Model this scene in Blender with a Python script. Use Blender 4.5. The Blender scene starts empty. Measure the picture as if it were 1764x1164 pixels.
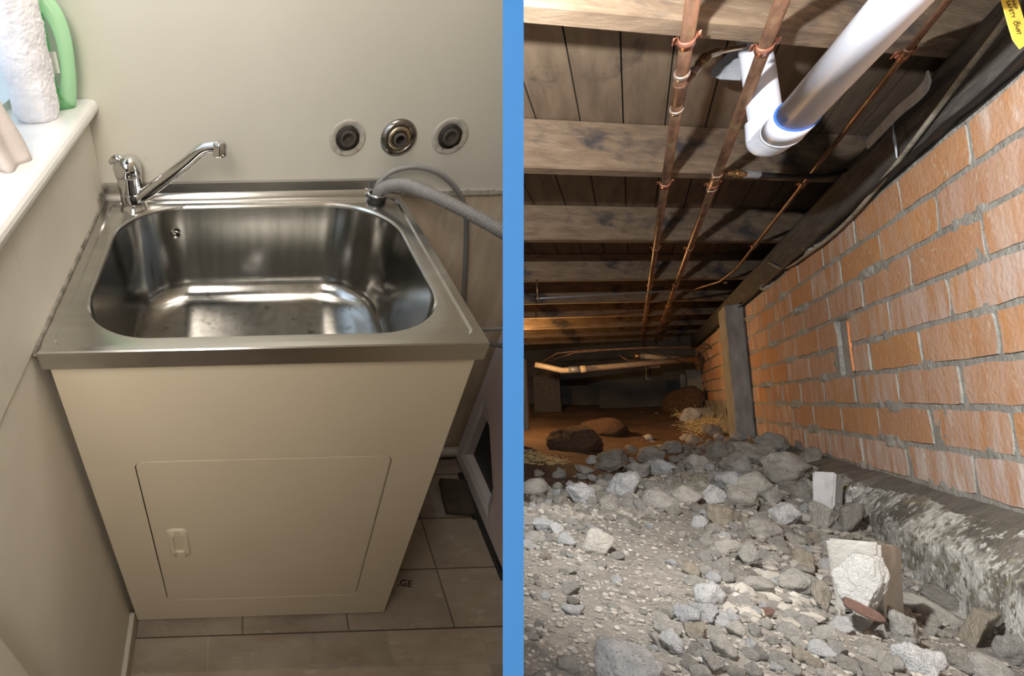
import bpy, bmesh, math, random
import numpy as np
from mathutils import Vector, Matrix, noise
random.seed(7)
PI = math.pi
sc = bpy.context.scene
COL = sc.collection
# ------------------------------------------------------------------ camera
# 18 mm lens shifted sideways: the optical axis looks straight into the laundry corner on the left,
# the crawl space fills the right of the frame.
F, PU, PV = 882.0, 433.0, 582.0
def _n(v): return v / np.linalg.norm(v)
_d = _n(np.array([657, -108, 882.0])); _u = np.array([247, 5582, 882.0]); _u = _n(_u)
_u = _n(_u - (_u @ _d) * _d); _x = -np.cross(_d, _u)
CR = np.array([_x, _d, _u])                      # rows: world axes in (camera right, camera up, forward)
RIGHT, UP, FWD = Vector(CR[:, 0]), Vector(CR[:, 1]), Vector(CR[:, 2])
cam_d = bpy.data.cameras.new('camera'); cam = bpy.data.objects.new('camera', cam_d); COL.objects.link(cam)
cam.matrix_world = Matrix(((RIGHT.x, UP.x, -FWD.x, 0), (RIGHT.y, UP.y, -FWD.y, 0), (RIGHT.z, UP.z, -FWD.z, 0), (0, 0, 0, 1)))
cam_d.sensor_fit = 'HORIZONTAL'; cam_d.sensor_width = 36; cam_d.lens = 36 * F / 1764
cam_d.shift_x = (882 - PU) / 1764; cam_d.clip_start = 0.01; cam_d.clip_end = 60
sc.camera = cam
# ------------------------------------------------------------------ world, exposure
w = bpy.data.worlds.new('world'); sc.world = w; w.use_nodes = True
w.node_tree.nodes['Background'].inputs[0].default_value = (0.75, 0.85, 1, 1)
w.node_tree.nodes['Background'].inputs[1].default_value = 0.05
sc.view_settings.view_transform = 'Standard'; sc.view_settings.look = 'None'
sc.view_settings.exposure = 0.0; sc.view_settings.gamma = 1.0; sc.view_settings.use_curve_mapping = False
# ------------------------------------------------------------------ frames
K = 0.52                                          # crawl-space units -> metres
def ray(u, v): return Vector(CR @ np.array([(u - PU) / F, (PV - v) / F, 1.0]))
def RP(u, v, ax, val):                            # pixel on a crawl-space plane (units) -> metres
    r = ray(u, v); return r * (val * K / r[ax])
def RDp(u, v, dep): return ray(u, v) * dep        # pixel at forward distance (metres)
ML3 = Matrix(((0.9996084903, -0.0270140093, -0.0072876167), (-0.0227587892, -0.6335096791, -0.7733999767), (0.0162758584, 0.7732630405, -0.6338764601)))
TL = Vector((-0.28233368, 0.01952976, 0.66957861))
FL = 866.239
_sw = Matrix(((1, 0, 0), (0, -1, 0), (0, 0, 1)))
_CRM = Matrix(CR.tolist())
ML = (_CRM @ _sw @ ML3).to_4x4(); ML.translation = _CRM @ _sw @ TL   # laundry room -> world
MLi = ML.inverted()
def LP(u, v, ax, val):                            # pixel on a laundry-room plane -> laundry coordinates
    d = Vector(((u - PU) / FL, (v - PV) / FL, 1)); R = ML3.transposed(); o = -(R @ TL); r = R @ d
    return o + r * ((val - o[ax]) / r[ax])
# partition plane through the camera and its up axis, seen edge-on
SLAB_A = (Vector(RIGHT) * ((884 - PU) / F) + FWD).normalized()
SLAB_N = SLAB_A.cross(UP).normalized()            # points to the crawl-space side
if SLAB_N.dot(RIGHT) < 0: SLAB_N = -SLAB_N
SLAB_Z0 = 0.12; SLAB_T = 36 / F * SLAB_Z0 * math.cos(math.atan((884 - PU) / F)) 
# ------------------------------------------------------------------ lights
def area(name, loc, target, size, power, col, sy=None, spread=PI):
    l = bpy.data.lights.new(name, 'AREA'); l.energy = power; l.color = col; l.size = size
    if sy: l.shape = 'RECTANGLE'; l.size_y = sy
    l.spread = spread
    o = bpy.data.objects.new(name, l); COL.objects.link(o); o.location = loc
    o.rotation_euler = (Vector(target) - Vector(loc)).to_track_quat('-Z', 'Y').to_euler(); return o
def point(name, loc, power, col, r=0.015):
    l = bpy.data.lights.new(name, 'POINT'); l.energy = power; l.color = col; l.shadow_soft_size = r
    o = bpy.data.objects.new(name, l); COL.objects.link(o); o.location = loc; return o
def spot(name, loc, target, power, col, ang, blend=.4, r=0.015):
    l = bpy.data.lights.new(name, 'SPOT'); l.energy = power; l.color = col; l.shadow_soft_size = r
    l.spot_size = ang; l.spot_blend = blend
    o = bpy.data.objects.new(name, l); COL.objects.link(o); o.location = loc
    o.rotation_euler = (Vector(target) - Vector(loc)).to_track_quat('-Z', 'Y').to_euler(); return o
def LW(x, y, z): return ML @ Vector((x, y, z))
def CW(r, u, f): return RIGHT * r + UP * u + FWD * f
area('window_daylight', LW(-0.42, 0.3, 0.75), LW(0.4, 0.2, 0.1), 0.8, 9.0, (0.80, 0.90, 1.0), 0.8)
area('laundry_ceiling_lamp', CW(0.16, 0.85, 0.42), CW(0.1, -.1, 0.9), 0.4, 6.0, (1.0, 0.93, 0.82))
area('laundry_camera_fill', CW(-0.22, 0.25, -0.35), CW(0.2, -0.1, 1.0), 0.45, 9.0, (1.0, 0.90, 0.78))  # added fill behind the camera for the room and the blue edge
area('laundry_low_fill', CW(0.04, -0.12, -0.55), CW(-0.12, -0.3, 0.9), 0.5, 17.0, (1.0, 0.90, 0.78))  # added fill, brightens the lower walls, cabinet and floor
spot('crawl_torch', CW(0.235, 0.32, 0.40), RP(1500, 500, 0, 1.0), 86.0, (1.0, 0.99, 0.975), math.radians(152), .8, .012)
point('crawl_fill', CW(0.118, -0.108, 0.155), 5.5, (0.98, 0.985, 1.0), .03)  # added weak fill, lifts undersides the torch leaves dark
point('crawl_work_lamp', Vector((-1.27, 8.2, 0.62)) * K, 24.0, (1.0, 0.56, 0.22), .03)
# ------------------------------------------------------------------ materials
def mat(name, base, rough=.6, metal=0, spec=None, col2=None, nscale=8, stretch=(1, 1, 1), lo=.35, hi=.65, detail=6,
        bump=0, bscale=None, bdist=.01, extra=None, rnd=0, coat=0):
    m = bpy.data.materials.new(name); m.use_nodes = True; nt = m.node_tree; N = nt.nodes; L = nt.links
    b = N['Principled BSDF']; b.inputs['Roughness'].default_value = rough; b.inputs['Metallic'].default_value = metal
    if spec is not None: b.inputs['Specular IOR Level'].default_value = spec
    if coat: b.inputs['Coat Weight'].default_value = coat
    b.inputs['Base Color'].default_value = (*base, 1)
    tc = N.new('ShaderNodeTexCoord'); mp = N.new('ShaderNodeMapping'); mp.inputs['Scale'].default_value = stretch
    L.new(tc.outputs['Object'], mp.inputs[0])
    cur = None
    if col2:
        n = N.new('ShaderNodeTexNoise'); n.inputs['Scale'].default_value = nscale; n.inputs['Detail'].default_value = detail
        n.inputs['Roughness'].default_value = .6
        L.new(mp.outputs[0], n.inputs[0])
        r = N.new('ShaderNodeMapRange'); r.inputs[1].default_value = lo; r.inputs[2].default_value = hi
        L.new(n.outputs[0], r.inputs[0])
        mx = N.new('ShaderNodeMix'); mx.data_type = 'RGBA'; mx.inputs[6].default_value = (*base, 1); mx.inputs[7].default_value = (*col2, 1)
        L.new(r.outputs[0], mx.inputs[0]); cur = mx.outputs[2]
    if extra:
        for (c, s, st, l0, h0) in extra:
            mp2 = N.new('ShaderNodeMapping'); mp2.inputs['Scale'].default_value = st
            mp2.inputs['Location'].default_value = (s * .37, 1.3, s * .11); L.new(tc.outputs['Object'], mp2.inputs[0])
            n = N.new('ShaderNodeTexNoise'); n.inputs['Scale'].default_value = s; n.inputs['Detail'].default_value = 5
            n.inputs['Roughness'].default_value = .65; L.new(mp2.outputs[0], n.inputs[0])
            r = N.new('ShaderNodeMapRange'); r.inputs[1].default_value = l0; r.inputs[2].default_value = h0; L.new(n.outputs[0], r.inputs[0])
            mx = N.new('ShaderNodeMix'); mx.data_type = 'RGBA'
            if cur: L.new(cur, mx.inputs[6])
            else: mx.inputs[6].default_value = (*base, 1)
            mx.inputs[7].default_value = (*c, 1); L.new(r.outputs[0], mx.inputs[0]); cur = mx.outputs[2]
    if rnd:
        oi = N.new('ShaderNodeObjectInfo'); r = N.new('ShaderNodeMapRange'); r.inputs[3].default_value = 1 - rnd; r.inputs[4].default_value = 1 + rnd
        L.new(oi.outputs['Random'], r.inputs[0]); hs = N.new('ShaderNodeHueSaturation'); L.new(r.outputs[0], hs.inputs['Value'])
        if cur: L.new(cur, hs.inputs['Color'])
        else: hs.inputs['Color'].default_value = (*base, 1)
        cur = hs.outputs[0]
    if cur: L.new(cur, b.inputs['Base Color'])
    if bump:
        n = N.new('ShaderNodeTexNoise'); n.inputs['Scale'].default_value = bscale or nscale * 4; n.inputs['Detail'].default_value = 8
        n.inputs['Roughness'].default_value = .65; L.new(mp.outputs[0], n.inputs[0])
        bp = N.new('ShaderNodeBump'); bp.inputs['Strength'].default_value = bump; bp.inputs['Distance'].default_value = bdist
        L.new(n.outputs[0], bp.inputs['Height']); L.new(bp.outputs[0], b.inputs['Normal'])
    return m
M = {}
M['paint'] = mat('wall_paint', (.62, .60, .535), .55, col2=(.55, .53, .465), nscale=2.2, lo=.3, hi=.8, bump=.15, bscale=60, bdist=.002,
                 extra=[((.40, .37, .30), 9, (1, 1, 1), .72, .84)])
M['paint_low'] = mat('cladding_paint', (.70, .67, .60), .6, col2=(.62, .59, .52), nscale=4, bump=.12, bscale=50, bdist=.002,
                 extra=[((.38, .33, .26), 14, (1, 1, 1), .70, .82)])
M['sill'] = mat('sill_gloss_white', (.78, .78, .77), .25, col2=(.70, .70, .69), nscale=12, bump=.08, bscale=80, bdist=.001)
M['board'] = mat('bare_board', (.74, .63, .50), .75, col2=(.58, .47, .355), nscale=5, stretch=(6, 1, .8), bump=.25, bscale=30, bdist=.002,
                 extra=[((.80, .71, .60), 7, (3, 1, 1), .55, .7), ((.34, .26, .19), 5, (1, 1, 3), .66, .78)])
M['cab'] = mat('cream_laminate', (.60, .53, .41), .38, col2=(.57, .50, .385), nscale=3, bump=.03, bscale=90, bdist=.001)
M['cabdark'] = mat('door_gap_shadow', (.10, .08, .06), .8)
M['steel'] = mat('stainless_steel', (.60, .59, .57), .22, 1, col2=(.52, .51, .49), nscale=3, stretch=(1, 8, 8), bump=.03, bscale=40, bdist=.001)
M['basin'] = mat('polished_basin_steel', (.43, .425, .41), .17, 1, col2=(.33, .325, .31), nscale=6, stretch=(8, 8, .5), lo=.4, hi=.75, bump=.02, bscale=12, bdist=.002,
                 extra=[((.25, .24, .225), 34, (1, 1, .03), .60, .66)])
M['chrome'] = mat('chrome', (.72, .72, .73), .06, 1)
M['chromeold'] = mat('tarnished_chrome', (.40, .36, .31), .28, 1, col2=(.62, .48, .28), nscale=60, bump=.3, bscale=90, bdist=.002)
M['chromedark'] = mat('dull_dark_chrome', (.34, .32, .30), .2, 1, col2=(.10, .09, .08), nscale=30, lo=.45, hi=.6)
M['hose'] = mat('grey_hose_plastic', (.25, .245, .24), .45, rnd=0)
M['rubber'] = mat('black_rubber', (.015, .015, .016), .5)
M['grime'] = mat('grime_silicone', (.10, .09, .075), .7, col2=(.35, .33, .29), nscale=30, bump=.4, bscale=60, bdist=.004)
M['hole'] = mat('dark_hole_rim', (.035, .03, .026), .8, col2=(.09, .075, .06), nscale=60, bump=.5, bscale=80, bdist=.003)
M['plaster'] = mat('chipped_plaster_ring', (.47, .45, .40), .75, col2=(.22, .19, .15), nscale=40, lo=.5, hi=.7, bump=.4, bscale=90, bdist=.003)
M['rack'] = mat('mauve_grey_plastic', (.60, .55, .56), .5, col2=(.54, .49, .50), nscale=10)
M['rackpink'] = mat('pale_pink_plastic', (.55, .45, .43), .5)
M['black'] = mat('black_plastic', (.012, .012, .013), .5)
M['pad'] = mat('brown_sponge', (.05, .038, .027), .9, col2=(.08, .062, .045), nscale=40, bump=.5, bscale=150, bdist=.003)
M['card'] = mat('grey_paper', (.36, .33, .29), .8, col2=(.26, .24, .21), nscale=20)
M['skirt'] = mat('white_skirting', (.50, .47, .42), .5, col2=(.33, .29, .24), nscale=15, lo=.5, hi=.75)
M['white'] = mat('white_label', (.75, .78, .70), .5)
M['ink'] = mat('black_marker', (.02, .015, .01), .7)
M['cloth'] = mat('fluffy_white_cloth', (.84, .84, .88), .95, col2=(.76, .76, .82), nscale=30, bump=.8, bscale=90, bdist=.006)
M['pinkcloth'] = mat('pale_pink_cloth', (.62, .56, .54), .95, bump=.5, bscale=60, bdist=.006)
def floor_tiles(front=False):
    m = mat('mottled_vinyl_tiles', (.27, .215, .165), .5, col2=(.37, .315, .255), nscale=7, stretch=(1, 2.2, 1), bump=.12, bscale=40, bdist=.002,
            extra=[((.17, .13, .10), 5, (1, 1, 1), .55, .75), ((.46, .40, .33), 16, (1, 3, 1), .60, .75)])
    nt = m.node_tree; N = nt.nodes; L = nt.links; b = N['Principled BSDF']
    src = b.inputs['Base Color'].links[0].from_socket
    tc = N.new('ShaderNodeTexCoord'); mp = N.new('ShaderNodeMapping'); mp.inputs['Location'].default_value = (.245, .026, 0); L.new(tc.outputs['Object'], mp.inputs[0])
    bt = N.new('ShaderNodeTexBrick'); bt.offset = 0; bt.inputs['Scale'].default_value = 1; bt.inputs['Brick Width'].default_value = .25
    bt.inputs['Row Height'].default_value = .142
    if front: bt.offset = .5; bt.inputs['Brick Width'].default_value = .42; bt.inputs['Row Height'].default_value = .075
    bt.inputs['Mortar Size'].default_value = .0022; bt.inputs['Mortar Smooth'].default_value = .3
    bt.inputs['Color1'].default_value = (.80, .80, .80, 1); bt.inputs['Color2'].default_value = (1.15, 1.12, 1.1, 1); bt.inputs['Mortar'].default_value = (1, 1, 1, 1) if front else (.30, .27, .25, 1)
    L.new(mp.outputs[0], bt.inputs[0])
    mx = N.new('ShaderNodeMix'); mx.data_type = 'RGBA'; mx.blend_type = 'MULTIPLY'; mx.inputs[0].default_value = 1
    L.new(src, mx.inputs[6]); L.new(bt.outputs[0], mx.inputs[7]); L.new(mx.outputs[2], b.inputs['Base Color'])
    return m
M['tiles'] = floor_tiles(); M['tiles_front'] = floor_tiles(True)
def trans(name, col, tw=.6, rough=.3, tint=1, bump=0, bscale=30, stretch=(1, 1, 1)):
    m = bpy.data.materials.new(name); m.use_nodes = True; nt = m.node_tree; N = nt.nodes; L = nt.links; N.clear()
    out = N.new('ShaderNodeOutputMaterial'); d = N.new('ShaderNodeBsdfPrincipled'); d.inputs['Base Color'].default_value = (*col, 1); d.inputs['Roughness'].default_value = rough
    t = N.new('ShaderNodeBsdfTranslucent'); t.inputs[0].default_value = (*col, 1)
    tr = N.new('ShaderNodeBsdfTransparent'); tr.inputs[0].default_value = (*[c ** .5 for c in col], 1)
    a = N.new('ShaderNodeMixShader'); a.inputs[0].default_value = tw; L.new(d.outputs[0], a.inputs[1]); L.new(t.outputs[0], a.inputs[2])
    c = N.new('ShaderNodeMixShader'); c.inputs[0].default_value = tint; L.new(tr.outputs[0], c.inputs[1]); L.new(a.outputs[0], c.inputs[2])
    if bump:
        tc = N.new('ShaderNodeTexCoord'); mp = N.new('ShaderNodeMapping'); mp.inputs['Scale'].default_value = stretch; L.new(tc.outputs['Object'], mp.inputs[0])
        n = N.new('ShaderNodeTexNoise'); n.inputs['Scale'].default_value = bscale; L.new(mp.outputs[0], n.inputs[0])
        bp = N.new('ShaderNodeBump'); bp.inputs['Strength'].default_value = bump; bp.inputs['Distance'].default_value = .01
        L.new(n.outputs[0], bp.inputs['Height']); L.new(bp.outputs[0], d.inputs['Normal']); L.new(bp.outputs[0], t.inputs['Normal'])
    L.new(c.outputs[0], out.inputs[0]); return m
M['green'] = trans('pale_green_bottle_plastic', (.66, .95, .70), .55, .25, .88)
M['greenl'] = trans('green_liquid_body', (.36, .74, .42), .5, .3, .85)
M['glass'] = trans('patterned_window_glass', (.86, .93, 1.0), .8, .2, .55, 1, 60, (1, 1, .3))
# crawl space
M['joist'] = mat('old_joist_timber', (.26, .19, .125), .85, col2=(.15, .105, .068), nscale=6, stretch=(1.2, 8, 8), bump=.5, bscale=22, bdist=.004,
                 extra=[((.055, .05, .052), 3.2, (1, 2, 2), .53, .64), ((.30, .24, .175), 12, (1, 6, 6), .58, .75)], rnd=.12)
M['boards'] = mat('floor_board_underside', (.22, .16, .105), .85, col2=(.14, .10, .065), nscale=4, stretch=(7, 1, 1), bump=.35, bscale=16, bdist=.003,
                 extra=[((.06, .045, .035), 5, (2, 1, 1), .60, .72)])
M['plate'] = mat('dark_bearer_timber', (.105, .098, .088), .9, col2=(.05, .047, .044), nscale=8, stretch=(8, 1, 8), bump=.5, bscale=22, bdist=.004,
                 extra=[((.16, .15, .13), 9, (6, 1, 6), .58, .72)])
M['post'] = mat('pale_post_timber', (.30, .22, .14), .85, col2=(.20, .15, .10), nscale=8, stretch=(8, 8, 1), bump=.3, bscale=20)
M['copper'] = mat('tarnished_copper', (.30, .165, .105), .42, .7, col2=(.15, .085, .055), nscale=30, stretch=(2, .5, 2), lo=.4, hi=.62,
                 extra=[((.30, .22, .12), 9, (1, 1, 1), .52, .66)])
M['copperclip'] = mat('new_copper_clip', (.62, .28, .19), .34, .7, col2=(.50, .22, .15), nscale=40)
M['solder'] = mat('solder_ring', (.62, .50, .42), .3, .8)
M['brass'] = mat('brass_fitting', (.50, .36, .17), .3, .85, col2=(.34, .20, .11), nscale=60)
M['pvc'] = mat('white_pvc', (.60, .64, .73), .45, col2=(.56, .60, .69), nscale=7, bump=.02, bscale=30)
M['pvcblue'] = mat('blue_primer', (.04, .12, .42), .4)
M['cream'] = mat('cream_pvc', (.66, .56, .42), .4, col2=(.5, .41, .3), nscale=20)
M['conduit'] = mat('dirty_white_conduit', (.40, .37, .30), .6, col2=(.18, .165, .13), nscale=30, lo=.45, hi=.7, bump=.3, bscale=70, bdist=.003)
M['galv'] = mat('galvanised_steel', (.34, .36, .39), .5, .4, col2=(.25, .265, .29), nscale=40)
M['strapm'] = mat('pale_galvanised_strap', (.62, .62, .62), .7, col2=(.5, .5, .5), nscale=40)
M['yellow'] = mat('yellow_tag', (.85, .66, .10), .5)
M['mortar'] = mat('grey_mortar', (.50, .485, .44), .95, col2=(.36, .35, .315), nscale=14, bump=.9, bscale=60, bdist=.010,
                 extra=[((.52, .51, .46), 11, (1, 1, 1), .60, .75)])
M['concrete'] = mat('old_concrete', (.30, .29, .265), .95, col2=(.20, .19, .17), nscale=10, bump=.7, bscale=40, bdist=.01)
M['farwall'] = mat('dark_far_wall', (.10, .095, .085), .95, col2=(.06, .057, .052), nscale=4)  # plain dark concrete tone
M['pier'] = mat('grey_pier_concrete', (.34, .34, .33), .9, col2=(.20, .20, .195), nscale=10, stretch=(3, 3, .8), bump=.4, bscale=40, bdist=.008)
M['footing'] = mat('stained_footing_concrete', (.32, .30, .25), .95, col2=(.14, .125, .10), nscale=12, bump=1, bscale=60, bdist=.014,
                 extra=[((.80, .80, .74), 6, (1, 1, 1), .47, .58), ((.55, .43, .10), 8, (1, .8, .8), .57, .66), ((.82, .82, .77), 55, (1, 1, 1), .56, .60), ((.25, .23, .17), 38, (1, 1, 1), .55, .62), ((.10, .09, .07), 42, (1, 1, 1), .60, .68)])
M['dirt'] = mat('rubble_dust_dirt', (.31, .288, .25), .97, col2=(.235, .216, .185), nscale=9, bump=1, bscale=120, bdist=.01,
                 extra=[((.36, .335, .29), 60, (1, 1, 1), .55, .66), ((.10, .085, .07), 26, (1, 1, 1), .60, .72)])
M['soil'] = mat('brown_soil', (.145, .085, .048), .97, col2=(.08, .048, .03), nscale=5, bump=.8, bscale=70, bdist=.01)
M['crumb'] = mat('dusty_crumbs', (.33, .308, .268), .97, col2=(.25, .23, .195), nscale=30, bump=.6, bscale=200, bdist=.003)
M['crumbpale'] = mat('pale_crumbs', (.40, .385, .345), .97, col2=(.32, .30, .265), nscale=60)
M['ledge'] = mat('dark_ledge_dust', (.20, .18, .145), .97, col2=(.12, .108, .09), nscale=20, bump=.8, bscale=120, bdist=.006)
M['straw'] = mat('straw_heap', (.80, .66, .36), .9, col2=(.55, .42, .20), nscale=50)
M['plate_side'] = mat('grey_partition_side', (.20, .20, .195), .8, col2=(.15, .15, .145), nscale=6)
M['board_side'] = mat('warm_beige_partition_side', (.50, .40, .29), .7)
M['blue'] = mat('blue_partition_paint', (.066, .235, .58), .6, spec=0)
def brickmat():
    m = bpy.data.materials.new('orange_clay_brick'); m.use_nodes = True; nt = m.node_tree; N = nt.nodes; L = nt.links; b = N['Principled BSDF']
    b.inputs['Roughness'].default_value = .9
    tc = N.new('ShaderNodeTexCoord'); at = N.new('ShaderNodeAttribute'); at.attribute_name = 'tone'
    def nz(scale, st, l0, h0, det=6):
        mp = N.new('ShaderNodeMapping'); mp.inputs['Scale'].default_value = st; L.new(tc.outputs['Object'], mp.inputs[0])
        n = N.new('ShaderNodeTexNoise'); n.inputs['Scale'].default_value = scale; n.inputs['Detail'].default_value = det; n.inputs['Roughness'].default_value = .6
        L.new(mp.outputs[0], n.inputs[0]); r = N.new('ShaderNodeMapRange'); r.inputs[1].default_value = l0; r.inputs[2].default_value = h0; L.new(n.outputs[0], r.inputs[0]); return r.outputs[0]
    def mix(f, a, c):
        x = N.new('ShaderNodeMix'); x.data_type = 'RGBA'
        for i, s in ((0, f), (6, a), (7, c)):
            if isinstance(s, tuple): x.inputs[i].default_value = (*s, 1)
            elif isinstance(s, float): x.inputs[i].default_value = s
            else: L.new(s, x.inputs[i])
        return x.outputs[2]
    sep = N.new('ShaderNodeSeparateColor'); L.new(at.outputs['Color'], sep.inputs[0])
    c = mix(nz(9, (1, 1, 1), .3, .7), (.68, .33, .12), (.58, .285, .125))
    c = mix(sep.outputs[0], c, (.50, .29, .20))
    # efflorescence: streaks running down, stronger where the brick's own salt value is high
    mth = N.new('ShaderNodeMath'); mth.operation = 'MULTIPLY'; L.new(nz(7, (1, 5, .9), .37, .60), mth.inputs[0]); L.new(sep.outputs[1], mth.inputs[1])
    c = mix(mth.outputs[0], c, (.68, .53, .46))
    mt2 = N.new('ShaderNodeMath'); mt2.operation = 'MULTIPLY'; L.new(nz(6, (1, 3, 1.2), .52, .66), mt2.inputs[0]); L.new(sep.outputs[2], mt2.inputs[1])
    c = mix(mt2.outputs[0], c, (.80, .74, .68))
    c = mix(nz(70, (1, 1, 1), .62, .72, 2), c, (.66, .50, .36))
    L.new(c, b.inputs['Base Color'])
    n = N.new('ShaderNodeTexNoise'); n.inputs['Scale'].default_value = 90; n.inputs['Detail'].default_value = 6; L.new(tc.outputs['Object'], n.inputs[0])
    bp = N.new('ShaderNodeBump'); bp.inputs['Strength'].default_value = .5; bp.inputs['Distance'].default_value = .004
    L.new(n.outputs[0], bp.inputs['Height']); L.new(bp.outputs[0], b.inputs['Normal'])
    return m
M['brick'] = brickmat()
def rockmat(name, a, b_, speck=None, rnd=.1):
    ex = [(speck[0], speck[1], (1, 1, 1), speck[2], speck[2] + .07)] if speck else []
    ex.append((tuple(c * .6 for c in a), 5, (1, 1, 1), .64, .76)); ex.append((tuple(min(1, c * 1.15) for c in a), 3.3, (1, 1, 1), .58, .72))
    return mat(name, a, .95, col2=b_, nscale=1.8, lo=.38, hi=.62, bump=1, bscale=7, bdist=.011, extra=ex, rnd=rnd)
RM = {'white': rockmat('speckled_white_rock', (.70, .70, .69), (.55, .55, .55), ((.22, .22, .22), 14, .57)),
      'bluish': rockmat('blue_grey_rock', (.50, .505, .51), (.60, .60, .60), ((.24, .25, .26), 11, .58)),
      'grey': rockmat('dusty_grey_rock', (.45, .43, .39), (.35, .332, .298)),
      'beige': rockmat('beige_mortar_rock', (.52, .495, .44), (.43, .405, .355)),
      'brown': rockmat('grey_brown_clod', (.37, .348, .305), (.28, .26, .222)),
      'tan': rockmat('tan_stone', (.43, .38, .30), (.33, .285, .22)),
      'red': rockmat('red_brick_chip', (.36, .20, .145), (.30, .18, .14))}
# ------------------------------------------------------------------ object helpers
def tag(o, label=None, cat=None, group=None, kind=None):
    if label: o['label'] = label
    if cat: o['category'] = cat
    if group: o['group'] = group
    if kind: o['kind'] = kind
    return o
def link(name, bm, m, parent=None, MW=None, base=None, smooth=True, clip=None):
    """bm holds coordinates of the frame MW (world when None); base = object origin in that frame."""
    F4 = MW or Matrix.Identity(4)
    if clip:                                      # keep only one side of the partition
        for v in bm.verts: v.co = F4 @ v.co
        off = SLAB_T * .5
        co = SLAB_N * (off if clip > 0 else -off); nn = SLAB_N if clip > 0 else -SLAB_N
        bmesh.ops.bisect_plane(bm, geom=bm.verts[:] + bm.edges[:] + bm.faces[:], plane_co=co, plane_no=nn, clear_inner=True)
        Fi = F4.inverted()
        for v in bm.verts: v.co = Fi @ v.co
    b = Vector(base) if base is not None else Vector((0, 0, 0))
    for v in bm.verts: v.co -= b
    me = bpy.data.meshes.new(name); bm.to_mesh(me); bm.free()
    if isinstance(m, (list, tuple)):
        for q in m: me.materials.append(q)
    else: me.materials.append(m)
    if smooth:
        me.polygons.foreach_set('use_smooth', [True] * len(me.polygons))
    o = bpy.data.objects.new(name, me); COL.objects.link(o)
    if parent is not None: o.parent = parent
    else: o.matrix_world = F4 @ Matrix.Translation(b)
    return o
def empty(name, base, MW=None):
    o = bpy.data.objects.new(name, None); COL.objects.link(o); o.empty_display_size = .05
    o.matrix_world = (MW or Matrix.Identity(4)) @ Matrix.Translation(Vector(base)); return o
def sharp(o, ang=35):
    """auto smooth by angle through mesh data"""
    me = o.data; bm = bmesh.new(); bm.from_mesh(me)
    for e in bm.edges:
        if len(e.link_faces) == 2 and e.calc_face_angle(0) > math.radians(ang): e.smooth = False
    bm.to_mesh(me); bm.free(); return o
def box(bm, lo, hi, bev=0, seg=2):
    r = bmesh.ops.create_cube(bm, size=1)
    lo, hi = Vector(lo), Vector(hi)
    for v in r['verts']: v.co = Vector([(lo[i] + hi[i]) / 2 + v.co[i] * (hi[i] - lo[i]) for i in range(3)])
    if bev:
        es = list({e for v in r['verts'] for e in v.link_edges})
        bmesh.ops.bevel(bm, geom=es, offset=bev, segments=seg, affect='EDGES', profile=.5)
    return r
def prism(bm, pts, off):
    """closed outline pts (3-D, planar) extruded by vector off"""
    a = [bm.verts.new(p) for p in pts]; b = [bm.verts.new(Vector(p) + Vector(off)) for p in pts]
    n = len(pts); bm.faces.new(a); bm.faces.new(list(reversed(b)))
    for i in range(n): bm.faces.new((a[i], b[i], b[(i + 1) % n], a[(i + 1) % n]))
    bmesh.ops.recalc_face_normals(bm, faces=bm.faces[:])
def catmull(pts, n=8):
    P = [Vector(p) for p in pts]; P = [2 * P[0] - P[1]] + P + [2 * P[-1] - P[-2]]; out = []
    for i in range(1, len(P) - 2):
        for k in range(n):
            t = k / n; a, b, c, d = P[i - 1], P[i], P[i + 1], P[i + 2]
            out.append(.5 * ((2 * b) + (-a + c) * t + (2 * a - 5 * b + 4 * c - d) * t * t + (-a + 3 * b - 3 * c + d) * t ** 3))
    out.append(P[-2]); return out
def tube(bm, pts, r, seg=16, cap=True, sx=1.0):
    """r: number or list; rings swept with parallel transport"""
    P = [Vector(p) for p in pts]; n = len(P); R = r if isinstance(r, (list, tuple)) else [r] * n
    t0 = (P[1] - P[0]).normalized(); up = Vector((0, 0, 1)) if abs(t0.z) < .9 else Vector((1, 0, 0))
    nx = t0.cross(up).normalized(); rings = []
    for i in range(n):
        t = (P[min(i + 1, n - 1)] - P[max(i - 1, 0)]).normalized()
        nx = (nx - t * nx.dot(t)).normalized(); ny = t.cross(nx)
        rings.append([bm.verts.new(P[i] + (nx * math.cos(a) * sx + ny * math.sin(a)) * R[i]) for a in [2 * PI * k / seg for k in range(seg)]])
    for i in range(n - 1):
        for k in range(seg):
            bm.faces.new((rings[i][k], rings[i][(k + 1) % seg], rings[i + 1][(k + 1) % seg], rings[i + 1][k]))
    if cap: bm.faces.new(list(reversed(rings[0]))); bm.faces.new(rings[-1])
    return rings
def lathe(bm, prof, c, axis=(0, 0, 1), seg=28, wob=None):
    """prof: list of (r, h) along axis from c"""
    ax = Vector(axis).normalized(); u = Vector((0, 0, 1)) if abs(ax.z) < .9 else Vector((1, 0, 0))
    e1 = ax.cross(u).normalized(); e2 = ax.cross(e1); c = Vector(c); rings = []
    for (r, h) in prof:
        rings.append([bm.verts.new(c + ax * h + (e1 * math.cos(a) + e2 * math.sin(a)) * max(r, 1e-5) * (1 + (wob(a) if wob else 0))) for a in [2 * PI * k / seg for k in range(seg)]])
    for i in range(len(rings) - 1):
        for k in range(seg): bm.faces.new((rings[i][k], rings[i][(k + 1) % seg], rings[i + 1][(k + 1) % seg], rings[i + 1][k]))
    bm.faces.new(list(reversed(rings[0]))); bm.faces.new(rings[-1])
    bmesh.ops.recalc_face_normals(bm, faces=bm.faces[:])
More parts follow.
